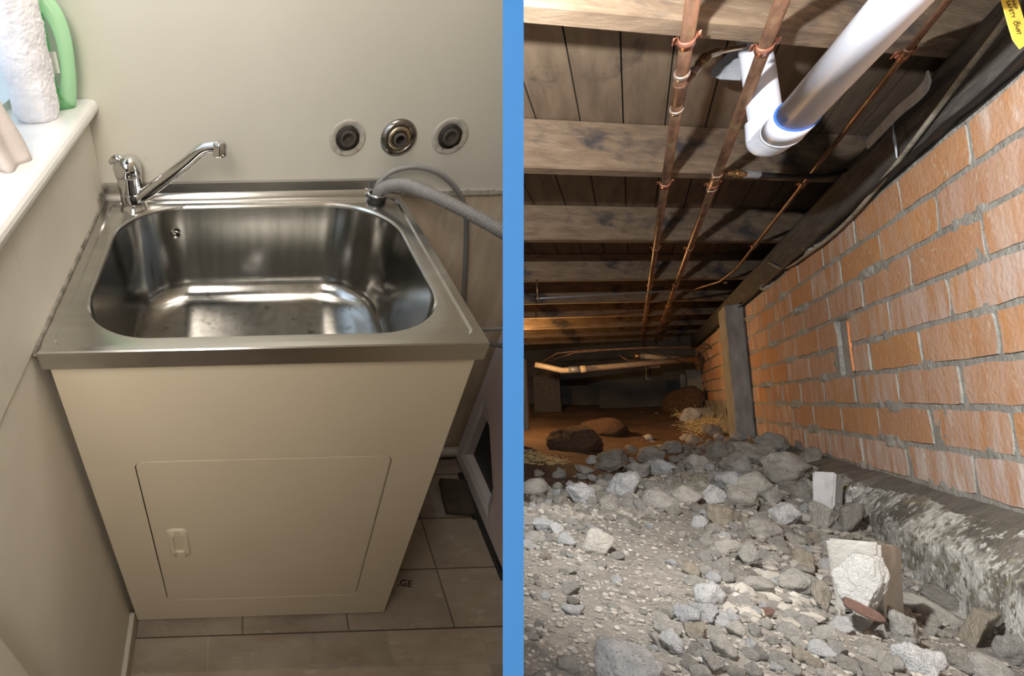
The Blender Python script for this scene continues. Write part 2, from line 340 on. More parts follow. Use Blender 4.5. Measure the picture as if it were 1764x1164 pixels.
def grid(bm, fn, nu, nv):
    vs = [[bm.verts.new(fn(i / nu, j / nv)) for j in range(nv + 1)] for i in range(nu + 1)]
    for i in range(nu):
        for j in range(nv): bm.faces.new((vs[i][j], vs[i + 1][j], vs[i + 1][j + 1], vs[i][j + 1]))
def NB(): return bmesh.new()
def corrug(pts, r, n=10, pitch=.0035, amp=.07):
    """resample a smooth path and ripple its radius like a drain hose"""
    C = catmull(pts, n); L = [0]
    for i in range(1, len(C)): L.append(L[-1] + (C[i] - C[i - 1]).length)
    m = int(L[-1] / (pitch / 4)); out = []; R = []; j = 0
    for i in range(m + 1):
        s = L[-1] * i / m
        while j < len(L) - 2 and L[j + 1] < s: j += 1
        f = (s - L[j]) / max(1e-9, L[j + 1] - L[j]); out.append(C[j].lerp(C[j + 1], f)); R.append(r * (1 + amp * math.sin(i * PI / 2)))
    return out, R
# ================================================================== SHARED PARTITION
bm = NB()  # added panel for the blue strip between views; sides coloured for bounce light
A, Nn = SLAB_A, SLAB_N
z0 = SLAB_Z0 / SLAB_A.dot(FWD)
def sp(a, t, h): return A * a + Nn * t + UP * h
vs = [bm.verts.new(sp(a, t * SLAB_T / 2, h)) for a in (z0, 7.6) for t in (-1, 1) for h in (-1.6, 1.6)]
for f in ((0, 1, 3, 2), (4, 6, 7, 5), (0, 4, 5, 1), (2, 3, 7, 6), (1, 5, 7, 3), (0, 2, 6, 4)): bm.faces.new([vs[i] for i in f])
bmesh.ops.recalc_face_normals(bm, faces=bm.faces[:])
for f in bm.faces: f.material_index = 0 if abs(f.normal.dot(SLAB_A)) > .9 else (2 if f.normal.dot(SLAB_N) > .5 else 1)
o = link('added_partition', bm, [M['blue'], M['board_side'], M['plate_side']], smooth=False); tag(o, kind='structure', label='bright blue added partition for the strip between laundry and crawl space')
# ================================================================== LAUNDRY ROOM (frame ML)
W, D, BW = .60, .470, .48
FZ = -.858
def lstruct(name, bm, m, clip=-1, smooth=False): return tag(link(name, bm, m, MW=ML, smooth=smooth, clip=clip), kind='structure')
bm = NB(); box(bm, (-.3, -.0262, FZ - .03), (1.6, BW + .1, FZ)); lstruct('floor', bm, M['tiles'])
bm = NB(); box(bm, (-.3, -1.7, FZ - .03), (1.6, -.0275, FZ)); lstruct('floor_front', bm, M['tiles_front'])
bm = NB(); box(bm, (-.3, -.03, FZ - .03), (1.6, -.02, FZ - .001)); lstruct('floor_joint', bm, M['black'])
bm = NB(); box(bm, (-.30, BW + .0, -.002), (1.6, BW + .1, 1.6)); lstruct('wall_back', bm, M['paint'])
bm = NB(); box(bm, (-.02, BW + .006, FZ), (1.6, BW + .1, -.002)); lstruct('wall_back_lower', bm, M['board'])
# left wall below the sill, wall above split by the window opening
bm = NB(); box(bm, (-.14, -1.7, FZ), (-.006, BW, .168)); lstruct('wall_left', bm, M['paint_low'])
bm = NB(); box(bm, (-.012, -1.7, .000), (-.003, .045, .168), .002); box(bm, (-.012, .044, .000), (-.003, BW, .168), .002); lstruct('wall_left_cladding', bm, M['paint_low'])
bm = NB(); box(bm, (-.30, -1.7, .165), (-.125, -.85, 1.6)); box(bm, (-.30, -.85, 1.15), (-.125, BW, 1.6)); box(bm, (-.30, -.85, .0), (-.135, BW, .165)); lstruct('wall_left_upper', bm, M['paint'])
bm = NB(); box(bm, (-.30, -1.7, 1.5), (1.6, BW, 1.55)); lstruct('ceiling', bm, M['paint'])
bm = NB(); box(bm, (-.30, -1.75, FZ), (1.6, -1.7, 1.55)); lstruct('wall_rear', bm, M['paint'])
# vertical door trim on the left wall, close to the camera
bm = NB(); box(bm, (-.01, -.50, FZ), (.004, -.283, .0), .003); lstruct('trim_1', bm, M['paint_low'])
bm = NB(); box(bm, (-.006, -1.7, FZ), (.006, .012, FZ + .05), .003); lstruct('baseboard_left', bm, M['skirt'])
bm = NB(); tube(bm, [(.60, BW - .012, FZ + .02), (1.4, BW - .012, FZ + .02)], .016, 12); lstruct('baseboard_back', bm, M['skirt'], smooth=True)
# crumbling paint edge above the bare board
bm = NB()
for i in range(70):
    x = .60 + i * .0045; h = .004 + .006 * max(0, noise.noise(Vector((i * .35, 3, 1)))); d = .004 + .004 * abs(noise.noise(Vector((i * .6, 1, 7))))
    box(bm, (x, BW - d, -.004 - h * .4), (x + .0048, BW + .004, h))
lstruct('trim_2', bm, M['plaster'])
# sill with bullnose
SZ = .188
bm = NB(); prof = [(-.150, SZ - .026), (-.150, SZ)] + [(.006 + .013 * math.cos(a), SZ - .013 + .013 * math.sin(a)) for a in [PI / 2 - k * PI / 8 for k in range(9)]]
prism(bm, [(x, -1.2, z) for x, z in prof], (0, 1.2 + BW - .001, 0)); o = lstruct('window_sill', bm, M['sill']); sharp(o)
# window: frame and patterned glass
wr = tag(empty('window_1', (-.128, .2, SZ), ML), kind='structure')
bm = NB(); box(bm, (-.0, -1.05, 0), (-.012 + .02, .28, .012)); box(bm, (0, .262, 0), (.012, .28, .95)); box(bm, (0, -1.05, .93), (.012, .28, .96)); box(bm, (0, -1.05, 0), (.012, -1.0, .95)); link('window_frame', bm, M['sill'], wr, smooth=False)
bm = NB(); box(bm, (.002, -1.0, .012), (.006, .262, .93)); link('window_pane', bm, M['glass'], wr, smooth=False)
# ---- laundry tub unit
tub = tag(empty('laundry_tub', (W / 2, D / 2, FZ), ML), 'stainless steel laundry tub on cream metal cabinet with single door', 'laundry tub')
TB = (W / 2, D / 2, FZ)
def lpart(name, bm, m, parent=tub, base=TB, smooth=True): return link(name, bm, m, parent, base=base, smooth=smooth)
bm = NB()                                          # cabinet body with a rounded recess for the door
x0, x1, y0, y1, zb, zt = .008, W - .008, .008, D - .01, FZ + .016, -.010
dx0, dx1, dz0, dz1, dr = .089, .514, -.746, -.243, .018
def rrect(x0, x1, z0, z1, r, n=6):
    out = []
    for cx, cz, a0 in ((x1 - r, z1 - r, 0), (x0 + r, z1 - r, 90), (x0 + r, z0 + r, 180), (x1 - r, z0 + r, 270)):
        for k in range(n + 1): a = math.radians(a0 + 90 * k / n); out.append((cx + r * math.cos(a), cz + r * math.sin(a)))
    return out
def frame_face(bm, outer, inner, y):               # face with hole: same-count loops
    a = [bm.verts.new((p[0], y, p[1])) for p in outer]; b = [bm.verts.new((p[0], y, p[1])) for p in inner]; n = len(a)
    for i in range(n): bm.faces.new((a[i], a[(i + 1) % n], b[(i + 1) % n], b[i]))
    return a, b
NR = 6
outer = rrect(x0, x1, zb, zt, .0008, NR); inner = rrect(dx0, dx1, dz0, dz1, dr, NR)
a, b = frame_face(bm, outer, inner, y0)
a2 = [bm.verts.new((v.co.x, y1, v.co.z)) for v in a]; b2 = [bm.verts.new((v.co.x, y0 + .012, v.co.z)) for v in b]; n = len(a)
for i in range(n):
    if min(a[i].co.z, a[(i + 1) % n].co.z) < zt - .003 or abs(a[i].co.x - a[(i + 1) % n].co.x) < .1: bm.faces.new((a[i], a2[i], a2[(i + 1) % n], a[(i + 1) % n]))
    bm.faces.new((b[i], b[(i + 1) % n], b2[(i + 1) % n], b2[i]))
bm.faces.new(a2); bm.faces.new(b2); bmesh.ops.recalc_face_normals(bm, faces=bm.faces[:])
sharp(lpart('cabinet_body', bm, M['cab']))
bm = NB(); g = .0018; lo = rrect(dx0 + g, dx1 - g, dz0 + g, dz1 - g, dr - g, NR); prism(bm, [(p[0], y0 + .0105, p[1]) for p in lo], (0, -.0105, 0))
fr = [f for f in bm.faces if abs(f.normal.y) > .9 and f.calc_center_median().y < y0 + .002]
bmesh.ops.bevel(bm, geom=[e for e in fr[0].edges], offset=.0018, segments=2, affect='EDGES')
door = sharp(lpart('cabinet_door', bm, M['cab']), 50)
def ring_plate(bm, cx, cz, w, h, r, y, t, hole):
    o1 = rrect(cx - w, cx + w, cz - h, cz + h, r, 5); o2 = rrect(cx - w + .004, cx + w - .004, cz - h + .004, cz + h - .004, r - .003, 5)
    hw, hh = hole; o3 = rrect(cx - hw, cx + hw, cz - hh, cz + hh, min(hw, hh) * .7, 5); o4 = rrect(cx - hw + .003, cx + hw - .003, cz - hh + .003, cz + hh - .003, min(hw, hh) * .5, 5)
    loops = [[bm.verts.new((p[0], yy, p[1])) for p in o_] for o_, yy in ((o1, y), (o2, y - t), (o3, y - t), (o4, y + .008))]
    for A_, B_ in zip(loops, loops[1:]):
        for i in range(len(A_)): bm.faces.new((A_[i], A_[(i + 1) % len(A_)], B_[(i + 1) % len(A_)], B_[i]))
    bm.faces.new(loops[-1]); bmesh.ops.recalc_face_normals(bm, faces=bm.faces[:])
bm = NB(); ring_plate(bm, .1385, -.500, .021, .052, .013, y0, .0035, (.010, .030))
for v in bm.verts: v.co -= Vector(TB)
hd = link('door_handle', bm, mat('handle_plastic', (.62, .56, .45), .35), door, smooth=True); sharp(hd, 40)
# sink top: lofted rounded loops
def rr(x0, x1, y0, y1, r, z, n=14):
    out = []
    if not isinstance(r, tuple): r = (r, r, r, r)   # back-right, back-left, front-left, front-right
    for (sx, sy, a0), q in zip(((1, 1, 0), (-1, 1, 90), (-1, -1, 180), (1, -1, 270)), r):
        cx = x1 - q if sx > 0 else x0 + q; cy = y1 - q if sy > 0 else y0 + q
        for k in range(n + 1): a = math.radians(a0 + 90 * k / n); out.append(Vector((cx + q * math.cos(a), cy + q * math.sin(a), z)))
    return out
def loft(bm, loops, close_last=True):
    L_ = [[bm.verts.new(p) for p in l] for l in loops]; n = len(L_[0])
    for A_, B_ in zip(L_, L_[1:]):
        for i in range(n): bm.faces.new((A_[i], A_[(i + 1) % n], B_[(i + 1) % n], B_[i]))
    if close_last: bm.faces.new(L_[-1])
    bmesh.ops.recalc_face_normals(bm, faces=bm.faces[:])
bx0, bx1, by0, by1 = .040, .566, .032, .448
RB = (.135, .125, .105, .105)
bm = NB(); loops = [rr(0, W, 0, D, .001, -.030), rr(0, W, 0, D, .001, -.002), rr(.0015, W - .0015, .0015, D - .0015, .001, 0),
    rr(.016, W - .014, .011, D - .012, .022, 0), rr(.0185, W - .0165, .0135, D - .0145, .021, -.0035), rr(.026, W - .024, .020, D - .018, .05, -.004)]
q = lambda d, z: rr(bx0 + d, bx1 - d, by0 + d, by1 - d, tuple(max(.01, r - d * .8) for r in RB), z)
loops += [q(-.004, -.004), q(-.001, -.0046), q(.0022, -.008), q(.003, -.012)]
loft(bm, loops, False); sharp(lpart('sink_top', bm, M['steel']), 32)
bm = NB(); loops = [q(.003, -.012), q(.0045, -.05), q(.008, -.12), q(.012, -.165)]
for k in range(1, 8):
    a = k / 7 * PI / 2; loops.append(q(.012 + .045 * (1 - math.cos(a)), -.165 - .045 * math.sin(a)))
loops.append(rr(.20, .40, .14, .34, .08, -.216)); loops.append(rr(.285, .325, .215, .255, .02, -.220))
loft(bm, loops, True); bas = lpart('basin', bm, M['basin'])
bm = NB(); lathe(bm, [(.034, 0), (.034, .002), (.028, .003), (.022, -.002)], (.305 - TB[0], .235 - TB[1], -.219 - TB[2])); link('drain_ring', bm, M['chrome'], bas)
bm = NB(); lathe(bm, [(.010, 0), (.010, .002), (.007, .003), (.005, -.003)], (.140 - TB[0], by1 - .014 - TB[1], -.062 - TB[2]), (-.2, -1, 0), 20); link('overflow_ring', bm, M['basin'], bas)
bm = NB(); pr = [(D - .006, -.004), (D - .004, .006), (D + .001, .012), (D + .003, .030), (D + .0095, .032), (D + .0095, -.01)]
prism(bm, [(0.0, y, z) for y, z in pr], (W - .004, 0, 0)); sharp(lpart('splashback', bm, M['steel']), 30)
# grime in the gap between tub and left wall
bm = NB()
for i in range(46):
    y = .0 + i * .0104; w_ = .005 + .0015 * noise.noise(Vector((i * .5, 0, 0))); h_ = .003 + .002 * max(0, noise.noise(Vector((i * .7, 5, 0)))) + (.018 if i > 40 else 0)
    box(bm, (-.006, y, -.006), (-.004 + w_, y + .0105, h_))
lstruct('trim_3', bm, M['grime'])
# ---- mixer tap
tb = (.062, .440, -.004)
tap = tag(empty('mixer_tap', tb, ML), 'chrome lever mixer tap in back left corner of tub', 'tap')
def tpart(name, bm, m=M['chrome'], parent=tap): return link(name, bm, m, parent, base=tb)
bm = NB(); lathe(bm, [(.0265, 0), (.0265, .003), (.0245, .006), (.0225, .010), (.0225, .030), (.0235, .031), (.0235, .033), (.0225, .034), (.0235, .064), (.022, .066)], tb, seg=36)
sharp(tpart('tap_body', bm), 30)
bm = NB()
c0 = Vector(tb) + Vector((0, 0, .068))
tube(bm, [c0 - Vector((0, 0, .003)), c0 + Vector((0, 0, .001)), c0 + Vector((-.001, 0, .012)), c0 + Vector((-.002, 0, .022)), c0 + Vector((-.004, 0, .030)), c0 + Vector((-.005, 0, .033)), c0 + Vector((-.006, 0, .0345))], [.0235, .0258, .0262, .0250, .019, .012, .003], 32)
hub = tpart('lever_hub', bm)
bm = NB(); a0 = c0 + Vector((-.006, .002, .026)); tube(bm, catmull([a0, a0 + Vector((-.008, -.001, .003)), a0 + Vector((-.017, -.003, .002)), a0 + Vector((-.026, -.005, -.003))], 5), [.006, .007, .008, .0085, .009, .009, .009, .0088, .0085, .008, .0075, .007, .006, .005, .004, .003], 14)
tpart('lever', bm)
bm = NB(); s0 = Vector((.068, .436, .012)); e = LP(352, 264, 1, .385); e2 = LP(378, 258, 1, .378)
tube(bm, catmull([s0, s0.lerp(e, .35), s0.lerp(e, .75), e + Vector((-.004, .001, 0)), e.lerp(e2, .5) + Vector((0, 0, .0025)), e2], 8), [.0122 - .0016 * min(1, i / 30) for i in range(41)], 20)
tpart('spout', bm)
bm = NB(); lathe(bm, [(.0110, .008), (.0130, .003), (.0130, -.014), (.0115, -.016), (.008, -.0165)], e2 + Vector((.001, 0, 0)), seg=24); sharp(tpart('aerator', bm))
# ---- hoses in the back right corner
gx = LP(645, 346, 2, 0)
gr = tag(empty('hose_grommet', gx, ML), 'chrome ring with black rubber grommet in sink corner holding hoses', 'grommet')
bm = NB(); lathe(bm, [(.0175, -.006), (.0185, .004), (.0175, .008), (.013, .009), (.012, .004)], gx, seg=32); link('rubber_sleeve', bm, M['rubber'], gr, base=gx)
bm = NB(); ring = [gx + Vector((math.cos(a) * .0165, math.sin(a) * .0165, .010)) for a in [2 * PI * k / 32 for k in range(33)]]; tube(bm, ring, .0022, 8, False); link('chrome_ring', bm, M['chrome'], gr, base=gx)
p = [gx + Vector((.004, 0, -.02)), gx + Vector((.004, 0, .006)), LP(655, 328, 1, .445), LP(690, 322, 1, .42), LP(730, 336, 1, .38), LP(790, 365, 1, .34), LP(840, 392, 1, .31), LP(873, 411, 1, .295)]
P_, R_ = corrug(p, .0118)
bm = NB(); tube(bm, P_, R_, 14); tag(link('drain_hose', bm, M['hose'], MW=ML, base=gx, clip=-1), 'thick grey corrugated drain hose leaving sink corner towards the right', 'hose')
p = [gx + Vector((-.006, 0, -.02)), gx + Vector((-.006, 0, .006)), LP(650, 318, 1, .45), LP(675, 299, 1, .45), LP(715, 293, 1, .45), LP(755, 306, 1, .45), LP(785, 338, 1, .452), LP(796, 375, 1, .455), LP(796, 430, 1, .46), LP(793, 490, 1, .465), LP(792, 530, 1, .465)]
P_, R_ = corrug(p, .0052, pitch=.003, amp=.04)
bm = NB(); tube(bm, P_, R_, 12); tag(link('inlet_hose', bm, M['hose'], MW=ML, base=gx), 'thin grey hose arching out of sink corner and hanging down bare board', 'hose')
for (pts, r, lab) in (([(780, 552), (815, 566), (845, 567), (875, 562)], .0042, 'upper thin grey hose poking out behind right edge of tub'),
                      ([(790, 575), (826, 588), (850, 594), (875, 598)], .0055, 'lower grey hose poking out behind right edge of tub')):
    c = [LP(u, v, 1, .33) for u, v in pts]
    bm = NB(); tube(bm, catmull(c, 6), r, 12); tag(link('washer_hose', bm, M['hose'], MW=ML, base=c[0], clip=-1), lab, 'hose')
# ---- wall outlets
for i, (u, v, lab) in enumerate(((596, 244, 'bare round wall pipe outlet left of the chrome flange'), (682, 243, 'tarnished chrome wall flange, middle of three round outlets'), (769, 241, 'bare round wall pipe outlet nearest the right side'))):
    c = LP(u, v, 1, BW)
    r = tag(empty('pipe_outlet', c, ML), lab, 'pipe outlet', 'round outlets in back wall')
    ax = (0, -1, 0)
    if i == 1:
        bm = NB(); lathe(bm, [(.0345, 0), (.034, .003), (.029, .007), (.0245, .008), (.023, .004)], c, ax, 36); link('flange', bm, M['chromedark'], r, base=c)
        bm = NB(); lathe(bm, [(.0245, .003), (.0235, .006), (.020, .009), (.014, .010), (.012, .003)], c, ax, 36, lambda a: .05 * noise.noise(Vector((math.cos(a) * 2, math.sin(a) * 2, 3)))); link('flange_core', bm, M['chromeold'], r, base=c)
        bm = NB(); lathe(bm, [(.0125, .004), (.0125, .018), (.009, .019), (.008, .004)], c, ax, 20); link('spindle', bm, M['hole'], r, base=c)
    else:
        bm = NB(); lathe(bm, [(.0345, 0), (.034, .0015), (.032, .002), (.024, .0016), (.020, -.004)], c, ax, 40); link('plaster_ring', bm, M['plaster'], r, base=c)
        wb = lambda a, s=i: .10 * noise.noise(Vector((math.cos(a) * 2.5 + s, math.sin(a) * 2.5, 0)))
        bm = NB(); lathe(bm, [(.0225, .0018), (.0225, .0026), (.010, .0028), (.009, .0018)], c, ax, 40, wb); link('broken_edge', bm, M['ink'], r, base=c)
        bm = NB(); lathe(bm, [(.0155, .002), (.0155, .009), (.0105, .010), (.0095, .003)], c, ax, 24); link('pipe_end', bm, M['hole'], r, base=c)
# ---- green bottle, towel roll, draped cloth on the sill
bc = LP(128, 187, 2, SZ); bc = Vector((-.048, .440, SZ))
bot = tag(empty('green_bottle', bc, ML), 'translucent pale green cleaner bottle with loop handle on window sill', 'bottle')
# outline in the plane facing the room (s towards the window, h up); local plane x-z at bottle y
yb = .428
def bp_(u, v): p = LP(u, v, 1, yb); return (p.x, p.z)
outer = [(137, 190), (137, 150), (133, 105), (126, 65), (112, 28), (94, 4), (70, -12)]
inner = [(66, 18), (80, 32), (97, 62), (106, 96), (111, 130), (110, 150), (107, 168)]
po = catmull([Vector((*bp_(*q_), 0)) for q_ in outer], 4); pi_ = catmull([Vector((*bp_(*q_), 0)) for q_ in inner], 4)
bm = NB(); sec = []
for a_, b_ in zip(po, reversed(pi_)):
    pass
pi_r = list(reversed(pi_)); nn = len(po)
rows = []
for i in range(nn):
    a_, b_ = po[i], pi_r[i] ; c_ = (a_ + b_) / 2; h_ = (a_ - b_) / 2; row = []
    for k in range(12):
        t = 2 * PI * k / 12; row.append(bm.verts.new((c_.x + h_.x * math.cos(t), yb + .013 * math.sin(t), c_.y + h_.y * math.cos(t))))
    rows.append(row)
for i in range(nn - 1):
    for k in range(12): bm.faces.new((rows[i][k], rows[i][(k + 1) % 12], rows[i + 1][(k + 1) % 12], rows[i + 1][k]))
bm.faces.new(rows[0]); bm.faces.new(rows[-1]); bmesh.ops.recalc_face_normals(bm, faces=bm.faces[:])
link('bottle_handle', bm, M['green'], bot, base=bc)
bm = NB(); br = bp_(137, 190)[0]
tube(bm, [(br - .055, yb, SZ + z) for z in (.001, .012, .03, .08, .13, .18, .21)], [.052, .054, .030, .032, .034, .032, .018], 24, sx=1.0)
for v in bm.verts:
    v.co.y = yb + (v.co.y - yb) * .42
link('bottle_body', bm, M['greenl'], bot, base=bc)
bm = NB(); p0 = LP(93, 98, 1, yb - .016); p1 = LP(112, 134, 1, yb - .016); box(bm, (p0.x - .03, yb - .0165, p1.z), (p0.x + .008, yb - .0155, p0.z)); link('bottle_label', bm, M['white'], bot, base=bc, smooth=False)
tc_ = Vector((-.052, .368, SZ))
bm = NB()
def roll(a, h):
    z = h * .34; r = .0355 + .001 * math.sin(h * 3)
    if h < .04: r *= .86 + .14 * math.sqrt(h / .04)
    if h > .97: r *= .9
    pp = Vector((math.cos(a * 2 * PI) * r, math.sin(a * 2 * PI) * r * .95, z))
    d = .0028 * noise.fractal(Vector((pp.x * 45, pp.y * 45, z * 32)), 1, 2, 4) + .0012 * noise.noise(pp * 260)
    pp.x += math.cos(a * 2 * PI) * d; pp.y += math.sin(a * 2 * PI) * d; pp.x += .006 * h
    return tc_ + pp
grid(bm, lambda a, h: roll(a, h), 120, 260)
bmesh.ops.remove_doubles(bm, verts=bm.verts[:], dist=1e-5)
cap = [e_ for e_ in bm.edges if e_.is_boundary]; bmesh.ops.holes_fill(bm, edges=cap); bmesh.ops.recalc_face_normals(bm, faces=bm.faces[:])
tag(link('towel_roll', bm, M['cloth'], MW=ML, base=tc_), 'fluffy white rolled cloth standing upright on window sill before glass', 'towel')
cc = LP(5, 285, 2, SZ); cc = Vector((-.035, .17, SZ))
bm = NB()
def drape(a, h):
    th = a * 2 * PI; r = .030 * (1 - .25 * h) * (1 + .18 * math.sin(5 * th) + .12 * noise.noise(Vector((math.cos(th) * 2, math.sin(th) * 2, h * 3))))
    return cc + Vector((math.cos(th) * r - .006 - .022 * h, math.sin(th) * r * 1.2 - .02 * h, .17 * h))
grid(bm, drape, 60, 24); bmesh.ops.remove_doubles(bm, verts=bm.verts[:], dist=1e-5); bmesh.ops.holes_fill(bm, edges=[e_ for e_ in bm.edges if e_.is_boundary]); bmesh.ops.recalc_face_normals(bm, faces=bm.faces[:])
tag(link('pink_cloth', bm, M['pinkcloth'], MW=ML, base=cc), 'pale pink cloth bundled on window sill at the picture edge', 'cloth')
# ---- side of a plastic appliance trolley standing right of the tub
RX = .918
rb = (RX, .25, FZ)
rk = tag(empty('utility_trolley', rb, ML), 'mauve grey plastic trolley with open sides standing right of tub', 'trolley')
def yz(u, v): p = LP(u, v, 0, RX); return (p.y, p.z)
bm = NB(); t = .025
hole = [(.412, -.617), (.413, -.790), (.20, -.790), (.30, -.617)]
ys = [.468, .465, .03, .03]
O = [(.470, -.25), (.463, FZ + .012), (-.02, FZ + .012), (-.02, -.25)]
H = [(.436, -.575), (.435, -.812), (.225, -.812), (.272, -.575)]
H2 = [(.428, -.615), (.423, -.795), (.255, -.795), (.285, -.615)]
def ringf(bm, A_, B_, x_a, x_b):
    a = [bm.verts.new((x_a, *p)) for p in A_]; b = [bm.verts.new((x_b, *p)) for p in B_]
    for i in range(4): bm.faces.new((a[i], a[(i + 1) % 4], b[(i + 1) % 4], b[i]))
    return a, b
a, b = ringf(bm, O, H, RX, RX)
c = [bm.verts.new((RX + .006, *p)) for p in H2]
for i in range(4): bm.faces.new((b[i], b[(i + 1) % 4], c[(i + 1) % 4], c[i]))
a_, b_ = ringf(bm, O, H2, RX + .03, RX + .03)
for i in range(4): bm.faces.new((a[i], a_[i], a_[(i + 1) % 4], a[(i + 1) % 4])); bm.faces.new((c[i], c[(i + 1) % 4], b_[(i + 1) % 4], b_[i]))
bmesh.ops.recalc_face_normals(bm, faces=bm.faces[:])
for v in bm.verts: v.co = v.co
link('side_frame', bm, M['rack'], rk, base=rb, smooth=False)
bm = NB(); box(bm, (RX + .028, .08, FZ + .02), (RX + .034, .46, -.26)); link('inner_panel', bm, M['black'], rk, base=rb, smooth=False)
bm = NB(); prism(bm, [(RX - .012, *p) for p in ((.43, -.30), (.418, -.52), (.13, -.82), (.06, -.82), (.30, -.52), (.33, -.30))], (.014, 0, 0)); link('pink_edge_panel', bm, M['rackpink'], rk, base=rb, smooth=False)
bm = NB(); box(bm, (RX - .012, .08, FZ), (RX + .01, .40, FZ + .012), .002); box(bm, (RX - .02, .25, FZ), (RX - .008, .265, FZ + .016)); link('foot_rail', bm, M['black'], rk, base=rb, smooth=False)
for ob in (c_ for c_ in rk.children):                 # the trolley stops at the partition
    me = ob.data; b2 = bmesh.new(); b2.from_mesh(me); MWo = ML @ Matrix.Translation(Vector(rb))
    for v in b2.verts: v.co = MWo @ v.co
    bmesh.ops.bisect_plane(b2, geom=b2.verts[:] + b2.edges[:] + b2.faces[:], plane_co=SLAB_N * -SLAB_T * .5, plane_no=-SLAB_N, clear_inner=True)
    Mi = MWo.inverted()
    for v in b2.verts: v.co = Mi @ v.co
    b2.to_mesh(me); b2.free()
# ---- small things on the floor
pc = LP(778, 855, 2, FZ); bm = NB()
box(bm, (-.040, -.055, .002), (.040, .055, .026), .007, 2)
bmesh.ops.rotate(bm, verts=bm.verts[:], cent=(0, 0, 0), matrix=Matrix.Rotation(-.12, 3, 'Z'))
for v in bm.verts: v.co += pc
tag(link('brown_sponge', bm, M['pad'], MW=ML, base=pc), 'dark brown sponge block on floor between tub and trolley', 'sponge')
pc2 = LP(762, 880, 2, FZ); bm = NB(); prism(bm, [pc2 + Vector(q_) for q_ in ((-.03, .10, .0005), (-.028, -.012, .0005), (.014, -.004, .0005), (.012, .008, .0005), (-.012, .08, .0005))], (0, 0, .0012))
tag(link('paper_scrap', bm, M['card'], MW=ML, base=pc2, smooth=False), 'grey torn paper scrap under the brown sponge', 'paper')
# marker letters on the floor
fc = bpy.data.curves.new('floor_marking', 'FONT'); fc.body = '.GE'; fc.size = .024; fc.extrude = .0002; fc.shear = .2; fc.offset = .0006
fo = bpy.data.objects.new('floor_marking', fc); COL.objects.link(fo); fo.data.materials.append(M['ink'])
q0 = LP(680, 1000, 2, FZ + .0006); fo.matrix_world = ML @ Matrix.Translation(q0) @ Matrix.Rotation(-.18, 4, 'Z')
tag(fo, 'small black handwritten letters GE on floor tile beside cabinet', 'writing')
# ================================================================== CRAWL SPACE (world axes, units K)
def V(x, y, z): return Vector((x, y, z)) * K
def cstruct(name, bm, m, smooth=False, clip=1): return tag(link(name, bm, m, smooth=smooth, clip=clip), kind='structure')
ZS = .0856                                        # the floor frame above falls slightly away from the wall
def zc(x): return 1.25 + ZS * (x - 1)
# ---- floor boards overhead
bm = NB()
bw = .176; x = -3.3; i = 0
while x < 1.3:
    x2 = x + bw; zz = .002 * (i % 3)
    r = box(bm, V(x + .003, .2, 0), V(x2 - .003, 13.3, .05))
    for v in r['verts']: v.co.z += (zc(v.co.x / K) + .255 + zz) * K
    x = x2; i += 1
cstruct('ceiling_boards', bm, M['boards'])
bm = NB(); r = box(bm, V(-3.6, .1, .0), V(1.4, 13.4, .02))
for v in r['verts']: v.co.z += (zc(v.co.x / K) + .31) * K
cstruct('ceiling_underlay', bm, M['plate'])
# ---- joists, each one timber
jd = Vector((.69388, .71763, .05941)).normalized(); jn = Vector((-jd.y, jd.x, 0)).normalized()
JY = [1.97 - 1.42, 1.97, 3.30, 4.72, 6.25, 7.65, 8.90, 10.2, 11.5, 12.7]
for i, y0 in enumerate(JY):
    bm = NB(); seg = 28; L0, L1 = -3.6, 1.35
    rows = []
    for s in range(seg + 1):
        xx = L0 + (L1 - L0) * s / seg; row = []
        bulge = noise.noise(Vector((xx * 1.3, i * 7, 0))) * .012
        for (a, h) in ((0, .25), (0, .01), (.012, 0), (.075, 0), (.087, .01), (.087, .25)):
            yy = y0 + (xx - .2) * 1.034
            p = Vector((xx, yy, zc(xx) + h)) + jn * (a + bulge) ; row.append(bm.verts.new(p * K))
        rows.append(row)
    for s in range(seg):
        for k in range(6): bm.faces.new((rows[s][k], rows[s][(k + 1) % 6], rows[s + 1][(k + 1) % 6], rows[s + 1][k]))
    bm.faces.new(rows[0]); bm.faces.new(list(reversed(rows[-1]))); bmesh.ops.recalc_face_normals(bm, faces=bm.faces[:])
    rotz = math.atan2(jd.y, jd.x); MJ = Matrix.Translation(V(.2, y0, zc(.2))) @ Matrix.Rotation(rotz, 4, 'Z'); Mi = MJ.inverted()
    for v in bm.verts: v.co = Mi @ v.co
    o = link('floor_joist', bm, M['joist'], MW=MJ, smooth=False, clip=1)
    names = ['overhead behind the picture top', 'nearest in view at picture top', 'second from the picture top', 'third from the picture top', 'fourth from the picture top', 'fifth from the picture top', 'sixth from the picture top', 'seventh from the top, warmly lit', 'eighth from the top, warmly lit', 'farthest, above the cream pipes']
    o['kind'] = 'structure'; o['label'] = 'brown timber floor joist, ' + names[i]
